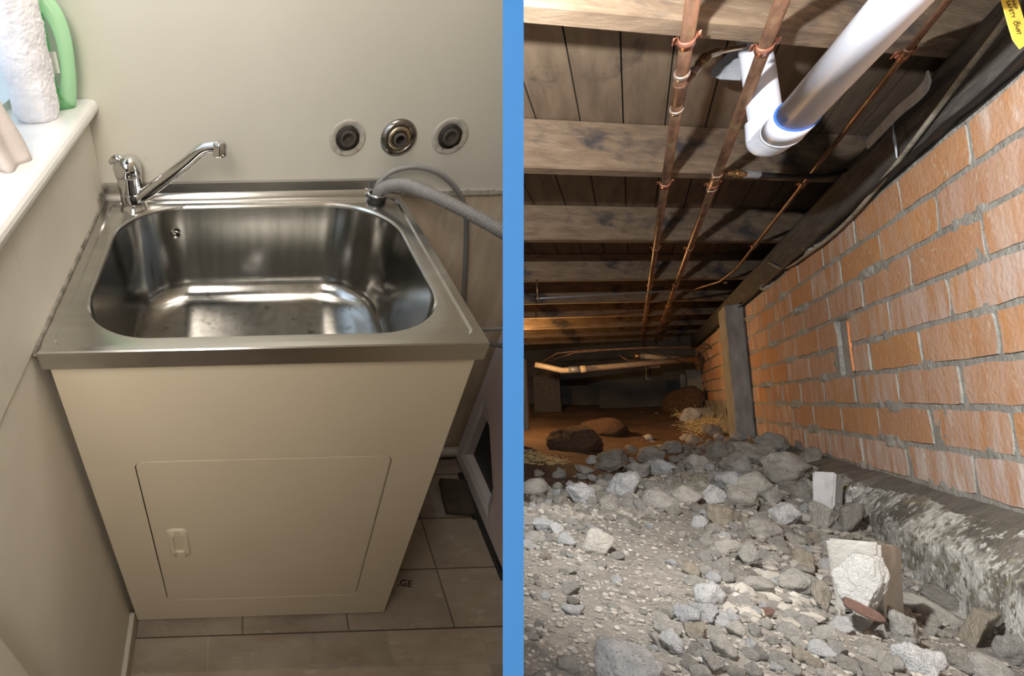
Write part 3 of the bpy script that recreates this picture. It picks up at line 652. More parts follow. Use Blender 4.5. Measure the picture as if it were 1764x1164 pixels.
# ---- bearer plate on top of the brick wall
bm = NB(); box(bm, V(.985, .8, 1.015), V(1.35, 13.2, 1.245), .004); tag(link('bearer_plate', bm, M['plate'], smooth=False), kind='structure')
bm = NB(); box(bm, V(1.36, .8, -.9), V(1.45, 13.2, 1.7)); cstruct('wall_right_outer', bm, M['plate'])
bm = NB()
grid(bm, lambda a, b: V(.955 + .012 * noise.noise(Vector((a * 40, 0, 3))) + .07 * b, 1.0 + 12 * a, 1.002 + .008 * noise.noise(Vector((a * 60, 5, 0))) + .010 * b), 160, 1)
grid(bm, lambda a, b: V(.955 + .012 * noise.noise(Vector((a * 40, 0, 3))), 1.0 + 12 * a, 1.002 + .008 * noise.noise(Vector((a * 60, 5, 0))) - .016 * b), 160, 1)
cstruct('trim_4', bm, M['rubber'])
# ---- brick wall: one mesh, mortar bed behind
rnd = random.Random(5)
def brick_face(bm, col, y0, y1, z0, z1, tone):
    nu, nv = max(3, int((y1 - y0) / .05)), 4; j = rnd.random() * 100; xo = 1 + rnd.uniform(-.0025, .001); tl = rnd.uniform(-.004, .004)
    cc_ = .016
    def P(a, b):
        y = y0 + (y1 - y0) * a; z = z0 + (z1 - z0) * b
        ed = (a in (0, 1)) + (b in (0, 1))
        ny = noise.noise(Vector((y * 9, z * 9, j))) * .010; nz = noise.noise(Vector((y * 9 + 50, z * 9, j))) * .007
        if a in (0, 1) and b in (0, 1):
            y += cc_ * (.5 if a == 0 else -.5) * rnd.random(); z += cc_ * (.4 if b == 0 else -.4) * rnd.random()
        return V(xo + tl * (a - .5) + noise.noise(Vector((y * 14, z * 14, j))) * .003, y + ny * (a in (0, 1)), z + nz * (b in (0, 1)))
    vs = [[bm.verts.new(P(i / nu, k / nv)) for k in range(nv + 1)] for i in range(nu + 1)]
    fs = []
    for i in range(nu):
        for k in range(nv): fs.append(bm.faces.new((vs[i][k], vs[i + 1][k], vs[i + 1][k + 1], vs[i][k + 1])))
    rim = [vs[i][0] for i in range(nu + 1)] + [vs[nu][k] for k in range(1, nv + 1)] + [vs[i][nv] for i in range(nu - 1, -1, -1)] + [vs[0][k] for k in range(nv - 1, 0, -1)]
    back = [bm.verts.new(v.co + Vector((.045 * K, 0, 0))) for v in rim]
    for i in range(len(rim)):
        f_ = bm.faces.new((rim[i], rim[(i + 1) % len(rim)], back[(i + 1) % len(rim)], back[i])); f_.material_index = 1; fs.append(f_)
    for f in fs:
        for l in f.loops: l[col] = tone
bm = NB(); col = bm.loops.layers.color.new('tone')
PT = .1675; Z0 = -.345; BLN = .578; VENT = (4.28, 4.52)
for r in range(8):
    z0 = Z0 + r * PT; off = 3.435 if r % 2 == 1 else 3.142
    y = off - BLN * 4
    while y < 12.9:
        a_, b_ = y + .013 + rnd.uniform(-.004, .004), y + BLN - .013
        t1 = rnd.random() ** 1.5; sa = rnd.uniform(.25, 1.0)
        if r == 0: t1 = .8; sa = 1
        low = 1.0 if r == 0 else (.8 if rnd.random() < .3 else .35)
        far = min(1, max(0, (y - 3.6) / 2.5)); t1 = min(1, t1 * .8 + far * .5)  # duller light with distance is painted into the brick tone
        if y < 12.5:
            if r in (3, 4) and a_ < VENT[1] and b_ > VENT[0]:
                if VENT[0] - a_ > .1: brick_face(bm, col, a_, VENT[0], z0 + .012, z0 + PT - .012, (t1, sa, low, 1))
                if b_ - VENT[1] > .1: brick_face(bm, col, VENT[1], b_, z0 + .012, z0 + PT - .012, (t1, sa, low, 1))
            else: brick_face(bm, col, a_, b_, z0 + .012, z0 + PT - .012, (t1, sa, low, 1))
        y += BLN
bmesh.ops.recalc_face_normals(bm, faces=bm.faces[:])
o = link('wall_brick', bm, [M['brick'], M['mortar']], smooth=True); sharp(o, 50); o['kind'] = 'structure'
bm = NB()
def mort(a, b):
    y = 1.0 + 8.6 * a; z = -.36 + 1.375 * b
    h = noise.fractal(Vector((y * 9, z * 9, 1)), 1, 2, 4)
    row = abs(((z - Z0) / PT + .5) % 1 - .5) * PT      # distance from a bed joint
    ooze = max(0, noise.noise(Vector((y * 2.2, round((z - Z0) / PT) * 3, 9))) - .05) * (1 if row < .026 else 0) * (.5 + min(1.4, max(0, y - 3) * .5))
    x = 1.003 - .002 * h - .05 * ooze * max(0, .6 + noise.noise(Vector((y * 16, z * 16, 4))))
    if VENT[0] < y < VENT[1] and Z0 + 3 * PT + .01 < z < Z0 + 5 * PT - .01: x = 1.12
    return V(x, y, z)
grid(bm, mort, 860, 140)
tag(link('wall_mortar', bm, M['mortar'], smooth=True), kind='structure')
bm = NB(); box(bm, V(1.02, 1.0, -.36), V(1.3, 12.9, 1.01)); cstruct('wall_right', bm, M['mortar'])
# ---- brick vent
vy = 4.42; vb = V(1.03, 4.30, Z0 + 3 * PT)
vn = tag(empty('air_vent', vb), 'terracotta air vent tile with glowing white discs for holes in brick wall', 'vent')
bm = NB(); box(bm, V(1.0, 4.285, Z0 + 3 * PT + .02), V(1.10, 4.315, Z0 + 5 * PT - .03), .001); box(bm, V(1.05, 4.315, Z0 + 3 * PT + .02), V(1.06, 4.50, Z0 + 5 * PT - .03))
link('vent_tile', bm, M['copperclip'], vn, base=vb, smooth=False)
lit = bpy.data.materials.new('daylight_glow_disc'); lit.use_nodes = True; lit.node_tree.nodes['Principled BSDF'].inputs['Emission Color'].default_value = (1, .98, .93, 1); lit.node_tree.nodes['Principled BSDF'].inputs['Emission Strength'].default_value = 1.0  # emissive discs imitate daylight coming through the vent
for k in range(4):
    bm = NB(); c = V(1.049, 4.345, Z0 + 3 * PT + .06 + k * .065); lathe(bm, [(.005, 0), (.005, .001)], c, (-1, 0, 0), 10)
    for v in bm.verts: v.co.y = c.y + (v.co.y - c.y) * 1.3
    link('vent_glow_disc', bm, lit, vn, base=vb)
# ---- footing: stained concrete ledge under the bricks
def foot(a, b):
    y = 1.2 + 12 * a
    n_ = noise.fractal(Vector((y * 2.2, b * 2, 2)), 1, 2, 5); n2 = noise.fractal(Vector((y * 9, b * 5, 6)), 1, 2, 4)
    ed = .90 + .02 * noise.noise(Vector((y * 1.1, 3, 3))) - .05 * min(1, max(0, (y - 3.4) / 2))
    if y < 2.5: ed += 0
    if b < .3: t = b / .3; x = 1.03 + (ed - 1.03) * t; z = -.335 - .075 * t - (.05 * t * t if y < 4 else 0)
    elif b < .45: t = (b - .3) / .15; x = ed - .035 * t; z = -.41 - .05 * t - (.05 if y < 4 else 0)
    else: t = (b - .45) / .55; x = ed - .035 - .05 * t; z = -.46 - .55 * t - (.05 if y < 4 else 0)
    return V(x + n_ * .018 + n2 * .006, y, z + n_ * .012 + n2 * .006)
bm = NB(); grid(bm, foot, 420, 60); bmesh.ops.recalc_face_normals(bm, faces=bm.faces[:])
for f in bm.faces:
    c_ = f.calc_center_median() / K
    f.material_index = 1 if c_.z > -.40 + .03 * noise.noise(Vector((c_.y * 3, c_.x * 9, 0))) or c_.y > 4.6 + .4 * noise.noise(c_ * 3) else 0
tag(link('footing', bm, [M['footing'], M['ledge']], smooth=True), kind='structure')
# ---- concrete pier against the wall, rendered base beyond it
bm = NB(); box(bm, V(.845, 7.35, -.75), V(.995, 7.85, 1.03), .008)
bmesh.ops.subdivide_edges(bm, edges=[e for e in bm.edges if abs((e.verts[0].co - e.verts[1].co).z) > .3], cuts=20)
for v in bm.verts:
    v.co.x += .004 * noise.noise(v.co * 14); v.co.y += .006 * noise.noise(v.co * 12 + Vector((5, 5, 5)))
cstruct('wall_pier', bm, M['pier'])
bm = NB(); grid(bm, lambda a, b: V(.955 - .05 * noise.fractal(Vector((a * 9, b * 3, 1)), 1, 2, 4) - .03 * (1 - b), 8.7 + 4.4 * a, -.75 + .77 * b + (.03 * noise.noise(Vector((a * 20, 1, 1))) if b == 1 else 0)), 80, 14)
cstruct('wall_base_render', bm, M['concrete'], smooth=True)
bm = NB(); box(bm, V(.80, 12.0, -.6), V(1.0, 12.3, .55)); box(bm, V(.74, 12.6, -.6), V(.96, 12.9, .5)); cstruct('wall_buttress', bm, M['concrete'])
# ---- far end wall, dark openings and the left timber post
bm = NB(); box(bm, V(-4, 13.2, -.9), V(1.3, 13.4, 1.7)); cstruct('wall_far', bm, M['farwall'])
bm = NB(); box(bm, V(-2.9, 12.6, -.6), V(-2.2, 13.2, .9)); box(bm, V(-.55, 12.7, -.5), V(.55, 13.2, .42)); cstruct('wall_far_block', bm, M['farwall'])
pb = RP(908, 735, 1, 7.4)
bm = NB(); box(bm, pb + Vector((-.09, -.02, -.02)), pb + Vector((.012, .04, .45)), .003)
bp2 = pb + Vector((-.02, .04, 0))
tag(link('timber_post', bm, M['post'], base=bp2, smooth=False, clip=1), 'pale timber stump post standing in soil at far left', 'post')
bm = NB(); c = RP(943, 700, 1, 11.6); box(bm, c + Vector((-.12, 0, -.12)), c + Vector((.12, .08, .36)), .003)
tag(link('stump_panel', bm, M['plate'], base=c, smooth=False, clip=1), 'dark upright board standing behind the pale timber post', 'board')
bm = NB(); box(bm, V(-3.3, -.3, -1.6), V(1.4, -.1, 1.8)); cstruct('wall_crawl_rear', bm, M['plate'])
# ================================================================== pipes under the joists
def ymap(px_list, z): return [RP(u, v, 2, z) for u, v in px_list]
def jx(i, x, d=.04): return JY[i] + (x - .2) * 1.034 + d      # y where a line at x meets joist i
CL = []
def clip_at(root, base, c, r, m='copperclip'):
    bm = NB(); n = 14; pts = []
    for k in range(n + 1):
        a = PI + PI * k / n; pts.append(Vector((math.cos(a) * (r + .0012), 0, math.sin(a) * (r + .0012))))
    pts = [Vector((-(r + .008), 0, .004)), Vector((-(r + .0015), 0, .005))] + pts[1:-1] + [Vector((r + .0015, 0, .005)), Vector((r + .008, 0, .004))]
    A_ = [[bm.verts.new(c + p + Vector((0, s * .011, 0)) * (1) + p.normalized() * t) for p in pts] for s in (-1, 1) for t in (0, .0012)]
    # A_: front inner, front outer, back inner, back outer
    for i in range(len(pts) - 1):
        for (P_, Q_) in ((A_[0], A_[1]), (A_[1], A_[3]), (A_[3], A_[2]), (A_[2], A_[0])): bm.faces.new((P_[i], P_[i + 1], Q_[i + 1], Q_[i]))
    bmesh.ops.recalc_face_normals(bm, faces=bm.faces[:]); link('pipe_clip', bm, M[m], root, base=base)
def pipe(name, pts, r, m, label, clips=(), rings=()):
    b0 = Vector(pts[0]); root = tag(empty(name, b0), label, 'pipe')
    bm = NB(); tube(bm, pts, r, 18); link('pipe_tube', bm, m, root, base=b0)
    for c in clips: clip_at(root, b0, c, r)
    for (c, ax, rr_, ln, mm) in rings:
        bm = NB(); lathe(bm, [(rr_ * .96, -ln), (rr_, -ln * .8), (rr_, ln * .8), (rr_ * .96, ln)], c, ax, 20); link('coupling', bm, mm, root, base=b0)
    return root, b0
x1, x2, x3 = .203, .412, .823
zp = lambda x: zc(x) - .052
P1, P2, P3 = (lambda y: V(x1, y, zp(x1))), (lambda y: V(x2, y, zp(x2))), (lambda y: V(x3, y, zc(x3) - .04))
YX = Vector((0, 1, 0))
r1 = .0095
root, b0 = pipe('copper_pipe', [P1(.4), P1(6), P1(11.6), V(x1 + .01, 11.75, zp(x1) - .02), V(x1 + .02, 11.8, zp(x1) - .12)], r1, M['copper'], 'left one of the two long tarnished copper pipes clipped under joists',
    [P1(jx(i, x1)) for i in range(1, 9)],
    [(P1(2.22), YX, r1 * 1.28, .006, M['solder']), (P1(2.35), YX, r1 * 1.22, .038, M['copper']), (P1(2.49), YX, r1 * 1.28, .005, M['solder'])])
p0 = P1(2.33); p1 = RDp(1216, 97, p0.dot(FWD) * 1.0); p2 = RDp(1236, 90, p0.dot(FWD) * 1.02); p3 = RDp(1282, 80, p0.dot(FWD) * 1.05)
for (a_, b_, rr_, nm, mm) in ((p0, p1, .0068, 'branch_elbow', 'copper'), (p0.lerp(p1, .45), p0.lerp(p1, .62), .0082, 'branch_ring', 'solder'), (p0.lerp(p1, .80), p1, .0100, 'hex_nut', 'brass'), (p1, p2, .0085, 'hex_nut', 'brass'), (p2, p3, .0048, 'branch_tail', 'brass')):
    bm = NB(); tube(bm, [a_, b_], rr_, 6 if nm == 'hex_nut' else 14); sharp(link(nm, bm, M[mm], root, base=b0))
root, b0 = pipe('copper_pipe', [P2(.4), P2(6), P2(11.5), V(x2 - .02, 11.9, zp(x2) - .05)], r1, M['copper'], 'right one of the two long tarnished copper pipes clipped under joists',
    [P2(jx(i, x2)) for i in range(1, 9)],
    [(P2(3.40), YX, r1 * 1.26, .005, M['solder']), (P2(3.50), YX, r1 * 1.2, .03, M['copper']), (P2(3.62), YX, r1 * 1.26, .005, M['solder'])])
f0 = RDp(1240, 297, P2(3.45).dot(FWD)); dpt = f0.dot(FWD)
vb_ = f0; vr = tag(empty('hose_connector', vb_), 'brass pipe union joining copper pipe to black hose', 'connector')
for (u0, u1, rr_, nm, mm) in ((1238, 1252, .0065, 'nipple', 'copper'), (1252, 1258, .0088, 'hex_nut', 'brass'), (1258, 1266, .0070, 'union_body', 'brass'), (1266, 1277, .0105, 'hex_nut', 'brass'), (1277, 1284, .0080, 'union_body', 'brass'), (1284, 1306, .0100, 'crimp_sleeve', 'galv')):
    bm = NB(); tube(bm, [RDp(u0, 297 + (u0 - 1238) * .06, dpt), RDp(u1, 297 + (u1 - 1238) * .06, dpt)], rr_, 6 if nm == 'hex_nut' else 16); sharp(link(nm, bm, M[mm], vr, base=vb_))
hp = [RDp(1304, 301, dpt), RDp(1340, 303, dpt), RDp(1385, 304, dpt + .01), RDp(1430, 300, dpt + .03), RDp(1470, 285, dpt + .06), RDp(1500, 255, dpt + .10)]
bm = NB(); tube(bm, catmull(hp, 6), .0075, 14); tag(link('black_hose', bm, M['rubber'], base=hp[0]), 'black rubber hose running from brass union under joist', 'hose')
root, b0 = pipe('thin_copper_pipe', [P3(.6), P3(3), P3(5.6), P3(6.25), V(x3 - .06, 6.75, zp(x3) + .0), V(x3 - .25, 6.98, zp(x3) - .02)], .0052, M['copper'], 'thin copper pipe running closest to the brick wall',
    [P3(jx(i, x3)) for i in (1, 2, 3)],
    [(P3(jx(i, x3) - .03), YX, .0085, .008, M['copper']) for i in (1, 2, 3, 4)])
e0 = V(x3 - .25, 6.98, zp(x3) - .02); e1 = RDp(926, 514, e0.dot(FWD) * .86)
root, b0 = pipe('cross_pipe', [e0, e0.lerp(e1, .33), e0.lerp(e1, .66), e1], .0042, M['galv'], 'thin pale pipe crossing below joists from left to copper pipe', [], [(e1, RIGHT, .0075, .008, M['solder']), (e0.lerp(e1, .7), RIGHT, .006, .005, M['solder'])])
bm = NB(); tube(bm, [e1, e1 + Vector((0, 0, .09))], .0042, 10); link('riser', bm, M['copper'], root, base=b0)
# ---- white waste pipe
elb = V(.475, 2.63, .965); top = RP(1551, 0, 2, 1.0); dirp = (top - elb).normalized(); far_ = elb + dirp * 1.1 * K * 1.6
b0 = elb; wp = tag(empty('waste_pipe', b0), 'large white plastic waste pipe sloping up across the top', 'waste pipe')
R_ = .0290
def wpart(nm, pts, r, m='pvc', seg=36): bm = NB(); tube(bm, pts, r, seg); return link(nm, bm, M[m], wp, base=b0)
bend0 = elb + dirp * .050
up0 = elb + Vector((-.004, .0, .050)); up1 = V(.452, 2.62, 1.56)
wpart('elbow', catmull([bend0, elb + dirp * .022 + Vector((0, 0, .004)), elb + Vector((-.002, .0, .012)) - dirp * 0.006, up0 - Vector((0, 0, .012)), up0], 7), R_ * 1.06)
wpart('pipe_run', [bend0, far_], R_)
cpl = wpart('collar', [bend0 - dirp * .001, bend0 + dirp * .058], R_ * 1.09)
bm = NB(); tube(bm, [bend0 + dirp * .058, bend0 + dirp * .0595], R_ * 1.10, 36); link('primer_ring', bm, M['pvcblue'], wp, base=b0)
bm = NB(); tube(bm, [bend0 - dirp * .002, bend0 + dirp * .002], R_ * 1.115, 36); link('socket_lip', bm, M['pvc'], wp, base=b0)
wpart('riser', [up0, up1], R_ * .86)
def to_mesh(fo):
    dg = bpy.context.evaluated_depsgraph_get(); me = bpy.data.meshes.new_from_object(fo.evaluated_get(dg)); nm = fo.name
    bpy.data.objects.remove(fo); o = bpy.data.objects.new(nm.split('.')[0], me); COL.objects.link(o); return o
# ---- bracket plate, strap, conduit, tag
c = RP(1250, 112, 1, 2.72); ex = RIGHT * .001; bm = NB()
pl_ = [RP(u, v, 1, 2.72) for u, v in ((1224, 124), (1232, 112), (1262, 84), (1282, 84), (1276, 138), (1240, 136), (1226, 130))]
prism(bm, pl_, (0, .003, 0)); link_o = link('bracket_plate', bm, M['galv'], base=pl_[0], smooth=False); tag(link_o, 'blue grey metal bracket plate behind copper branch fitting', 'bracket')
sp_ = [RP(u, v, 0, .93) for u, v in ((1596, 122), (1590, 140), (1572, 160), (1545, 183), (1515, 215), (1490, 242))]
bm = NB(); S = catmull(sp_, 6)
for s in range(len(S) - 1):
    a_, b_ = S[s], S[s + 1]; w_ = Vector((.0015, 0, -.022)); 
    vs = [bm.verts.new(a_), bm.verts.new(b_), bm.verts.new(b_ + w_), bm.verts.new(a_ + w_)]; bm.faces.new(vs)
bmesh.ops.remove_doubles(bm, verts=bm.verts[:], dist=1e-5); bmesh.ops.solidify(bm, geom=bm.faces[:], thickness=.003)
tag(link('metal_strap', bm, M['strapm'], base=sp_[0], smooth=False), 'grey bent metal strap fixed at dark bearer above wall', 'strap')
cp = [(1775, -30, .93), (1727, 42, .955), (1650, 142, .965), (1560, 262, .97), (1508, 326, .972), (1468, 372, .975), (1426, 412, .975), (1392, 437, .975), (1362, 458, .975), (1345, 462, .975), (1325, 452, .978)]
pts = catmull([RP(u, v, 0, x_) for u, v, x_ in cp], 6); bm = NB(); tube(bm, pts, .0046, 12)
tag(link('cable_conduit', bm, M['conduit'], base=pts[0]), 'dirty white cable following dark bearer above brick wall', 'cable')
dp = [RP(u, v, 0, .965) for u, v in ((1538, 205), (1539, 225), (1541, 238), (1543, 252), (1545, 272))]
bm = NB(); tube(bm, dp, [.0006, .001, .0028, .0018, .0012], 8); tag(link('paint_drip', bm, M['pvc'], base=dp[0]), 'hanging white drip thread beside grey metal strap', 'drip')
bm = NB(); dd = .70
tg = [RDp(u, v, dd) for u, v in ((1724, -8), (1752, -8), (1766, 40), (1773, 72), (1758, 84), (1746, 68), (1738, 42))]
prism(bm, tg, FWD * .0012); tt = tag(link('yellow_tag', bm, M['yellow'], base=tg[4], smooth=False), 'bright yellow pointed tag hanging at top right corner', 'tag')
tb_ = NB(); tube(tb_, [RDp(1738, -6, dd) - tg[4], RDp(1741, -34, dd + .01) - tg[4], RP(1752, -40, 0, .965) - tg[4]], .0015, 8); link('tag_tie', tb_, M['rubber'], tt)
for (txt, u, v, s, ang) in (('ON97', 1745, 37, .0076, -72), ('SAFETY', 1733, 2, .0076, -72), ('INSP', 1742, 0, .0070, -72), ('- 20 -', 1752, 34, .0045, -72)):
    fc = bpy.data.curves.new('tag_print', 'FONT'); fc.body = txt; fc.size = s; fc.extrude = .0001
    fo = bpy.data.objects.new('tag_print', fc); COL.objects.link(fo); fo = to_mesh(fo)
    fo.data.materials.append(M['ink']); fo.parent = tt
    MW_ = Matrix(((RIGHT.x, UP.x, -FWD.x, 0), (RIGHT.y, UP.y, -FWD.y, 0), (RIGHT.z, UP.z, -FWD.z, 0), (0, 0, 0, 1))) @ Matrix.Rotation(math.radians(ang), 4, 'Z')
    MW_.translation = RDp(u, v, dd - .0006) - tg[4]; fo.matrix_local = MW_
# ---- far cream waste pipes and copper lines
def far_pipe(name, pxs, y, r, m, label, extra=None, cat='pipe'):
    pts = [RP(u, v, 1, yy) for (u, v), yy in zip(pxs, y)]; root = tag(empty(name, pts[0]), label, cat)
    bm = NB(); tube(bm, pts, r, 14); link('pipe_tube', bm, m, root, base=pts[0], clip=None)
    for (u0, v0, u1, v1, rr_, mm, yy) in extra or ():
        bm = NB(); tube(bm, [RP(u0, v0, 1, yy), RP(u1, v1, 1, yy)], rr_, 14); link('coupling', bm, M[mm], root, base=pts[0])
    return root
far_pipe('cream_waste_pipe', [(922, 628), (938, 631), (968, 638), (1000, 636), (1100, 627), (1196, 618)], [9.6, 9.6, 9.6, 9.7, 10.4, 11.2], .024, M['cream'], 'long cream waste pipe crossing the far end', [(980, 637, 998, 636, .028, 'galv', 9.6), (1000, 636, 1010, 635, .030, 'cream', 9.6)])
far_pipe('cream_waste_pipe', [(1092, 613), (1104, 613), (1195, 620)], [10.6, 10.6, 11.2], .024, M['cream'], 'shorter cream waste pipe joining above the long one', [(1092, 613, 1103, 613, .030, 'brass', 10.55)])
for a_, lab in (([(905, 640), (960, 608), (1010, 603), (1120, 598), (1230, 600)], 'thin copper line strung under far warm lit joists'), ([(945, 622), (990, 607), (1060, 602), (1190, 596)], 'second thin copper line sagging under far warm joists'), ([(1065, 610), (1080, 620), (1100, 621)], 'short copper tail dangling beside cream pipe end'), ([(1113, 632), (1113, 652), (1140, 656)], 'bent pale conduit on the far wall'), ([(1108, 598), (1150, 615), (1180, 624)], 'thin dark wire sagging over cream pipes')):
    far_pipe('thin_line', a_, [13.0 if 'conduit' in lab else 10.2] * len(a_), .0045, M['copper'] if 'copper' in lab else (M['cream'] if 'conduit' in lab else M['rubber']), lab)
bm = NB(); c = RP(1127, 628, 1, 10.8); box(bm, c - Vector((.04, .01, .03)), c + Vector((.04, .02, .03)), .004); tag(link('junction_box', bm, M['post'], base=c, smooth=False), 'small pale junction box below cream pipes', 'junction box')
# ================================================================== ground
CP = [(-.45, .6, -.54), (0, .6, -.56), (.5, .8, -.62), (.9, 1, -.75), (-.25, 1.2, -.535), (0, 1.2, -.53), (.3, 1.6, -.56), (.6, 2.0, -.64), (.85, 2.3, -.74), (.84, 3.2, -.70), (.83, 3.8, -.56), (.85, 4.5, -.44), (.92, 6, -.355), (.95, 7.4, -.36),
      (0, 2.5, -.50), (-.4, 2.5, -.485), (.4, 3.0, -.54), (.5, 4.2, -.445), (0, 4.0, -.48), (-.25, 3.6, -.52), (-.3, 4.6, -.64), (-.65, 3.6, -.62), (-.8, 5, -.68), (0, 5.8, -.66), (.4, 5.6, -.49), (.62, 7, -.46),
      (.9, 9.4, -.28), (.85, 11.5, -.15), (.35, 8.2, -.58), (-1, 8, -.55), (.2, 10.5, -.38), (-2, 12.5, -.12), (0, 13, -.10), (1, 13, -.05), (-3, 10, -.4), (1.2, 3, -.75), (1.2, 7, -.4), (-2, 3, -.65)]
cpx = np.array(CP); XY = cpx[:, :2] * np.array([1.0, .6]); Zv = cpx[:, 2]
Dm = np.linalg.norm(XY[:, None] - XY[None], axis=2); n_ = len(CP)
Am = np.zeros((n_ + 1, n_ + 1)); Am[:n_, :n_] = Dm + 0; Am[:n_, n_] = 1; Am[n_, :n_] = 1
Wt = np.linalg.solve(Am - np.diag([.02] * n_ + [0]), np.append(Zv, 0))
def g0(x, y):
    d = np.sqrt((XY[:, 0] - x) ** 2 + (XY[:, 1] - y * .6) ** 2 + .004); return float(d @ Wt[:n_] + Wt[n_])
def rub(x, y):                                    # 1 where loose rubble lies, 0 on bare soil
    edge = -.42 - .1 * (y - 2) if y < 2.9 else -.5 + .36 * (y - 2.9)
    return max(0, min(1, (x - edge + .1 * noise.noise(Vector((x * 2, y * 2, 0)))) / .12 + .5))
def gz(x, y):
    r = rub(x, y); b = g0(x, y)
    nb = noise.fractal(Vector((x * 2.2, y * 1.6, 0)), 1, 2, 3) * .022
    nf = noise.fractal(Vector((x * 11, y * 11, 5)), .8, 2, 5) * .012
    return b + nb * (.7 + .6 * (1 - r)) + nf * (.35 + .65 * r)
bm = NB(); nx_, ny_ = 300, 460
xs = np.linspace(-1, 1, nx_ + 1); vs = []
for j in range(ny_ + 1):
    t = j / ny_; y = .5 + 12.8 * t ** 2.0; row = []
    xl = max(-4.0, -.55 - .62 * y) if y > .5 else -.9
    for i in range(nx_ + 1):
        x = xl + (1.06 - xl) * i / nx_; row.append(bm.verts.new(V(x, y, gz(x, y))))
    vs.append(row)
for j in range(ny_):
    for i in range(nx_):
        f = bm.faces.new((vs[j][i], vs[j][i + 1], vs[j + 1][i + 1], vs[j + 1][i])); c = f.verts[0].co / K
        f.material_index = 0 if rub(c.x, c.y) > .5 + .25 * noise.noise(Vector((c.x * 20, c.y * 20, 3))) else 1
o = link('ground', bm, [M['dirt'], M['soil']], smooth=True, clip=1); o['kind'] = 'structure'
def hit(u, v):
    r = ray(u, v); t = .25
    while t < 9:
        p = r * t
        if p.z / K < gz(p.x / K, p.y / K): return p
        t *= 1.004
    return r * 6
# ================================================================== rocks
def rock_bm(seed, sub=3, planes=11, rough=.05, boxy=0, smoothc=0):
    rn = random.Random(seed); bm = NB(); bmesh.ops.create_icosphere(bm, subdivisions=sub, radius=1)
    pl = []
    for k in range(planes):
        n = Vector((rn.gauss(0, 1), rn.gauss(0, 1), rn.gauss(0, 1))).normalized(); pl.append((n, rn.uniform(.5, .9)))
    if boxy:
        R3 = Matrix.Rotation(rn.uniform(-.3, .3), 3, 'Z')
        for k in range(3):
            for s in (-1, 1):
                n = Vector((0, 0, 0)); n[k] = s; pl.append((R3 @ n, boxy))
    of = Vector((rn.random() * 50, rn.random() * 50, rn.random() * 50))
    for v in bm.verts:
        d = v.co.normalized(); r = 1.2
        for n, h in pl:
            q_ = d.dot(n)
            if q_ > .05: r = min(r, h / q_)
        r *= 1 + rough * noise.fractal(d * 1.8 + of, .8, 2.1, 6) + rough * .25 * noise.noise(d * 9 + of)
        v.co = d * r
    lo = [min(v.co[i] for v in bm.verts) for i in range(3)]; hi = [max(v.co[i] for v in bm.verts) for i in range(3)]
    for v in bm.verts:
        for i in range(3): v.co[i] = (v.co[i] - (lo[i] + hi[i]) / 2) / ((hi[i] - lo[i]) / 2)
    return bm
def rmesh(seed, name, m, **kw):
    bm = rock_bm(seed, **kw)
    for e in bm.edges:
        if e.calc_face_angle(0) > .42: e.smooth = False
    me = bpy.data.meshes.new(name); bm.to_mesh(me); bm.free(); me.materials.append(m)
    me.polygons.foreach_set('use_smooth', [True] * len(me.polygons)); return me
def place(me, name, u, v, w, h, label, group=None, rot=0, sink=.25, deep=1.0, cat='rock'):
    """rock whose visible outline is about w x h pixels centred on u, v"""
    w *= 1.12; h *= 1.12; base = hit(u, v + h * .30); dep = base.dot(FWD); rr_ = ray(u, v); ca = 1 / math.sqrt(1 + ((u - PU) / F) ** 2)
    rx = w / 2 * dep / F * ca; rz = h / 2 * dep / F * .95; az = math.atan2(rr_.y, rr_.x) - PI / 2
    o = bpy.data.objects.new(name, me); COL.objects.link(o)
    top_ = rr_ * (dep / rr_.dot(FWD)); ry = (rx + rz) / 2 * deep
    loc = base + Vector((0, 0, rz * (1 - 2 * sink)))
    Rr = Matrix.Rotation(az, 4, 'Z') @ Matrix.Rotation(rot, 4, 'Y')
    o.matrix_world = Matrix.Translation(loc) @ Rr @ Matrix.Diagonal((rx, ry, rz, 1))
    o['label'] = label; o['category'] = cat
    if group: o['group'] = group
    return o
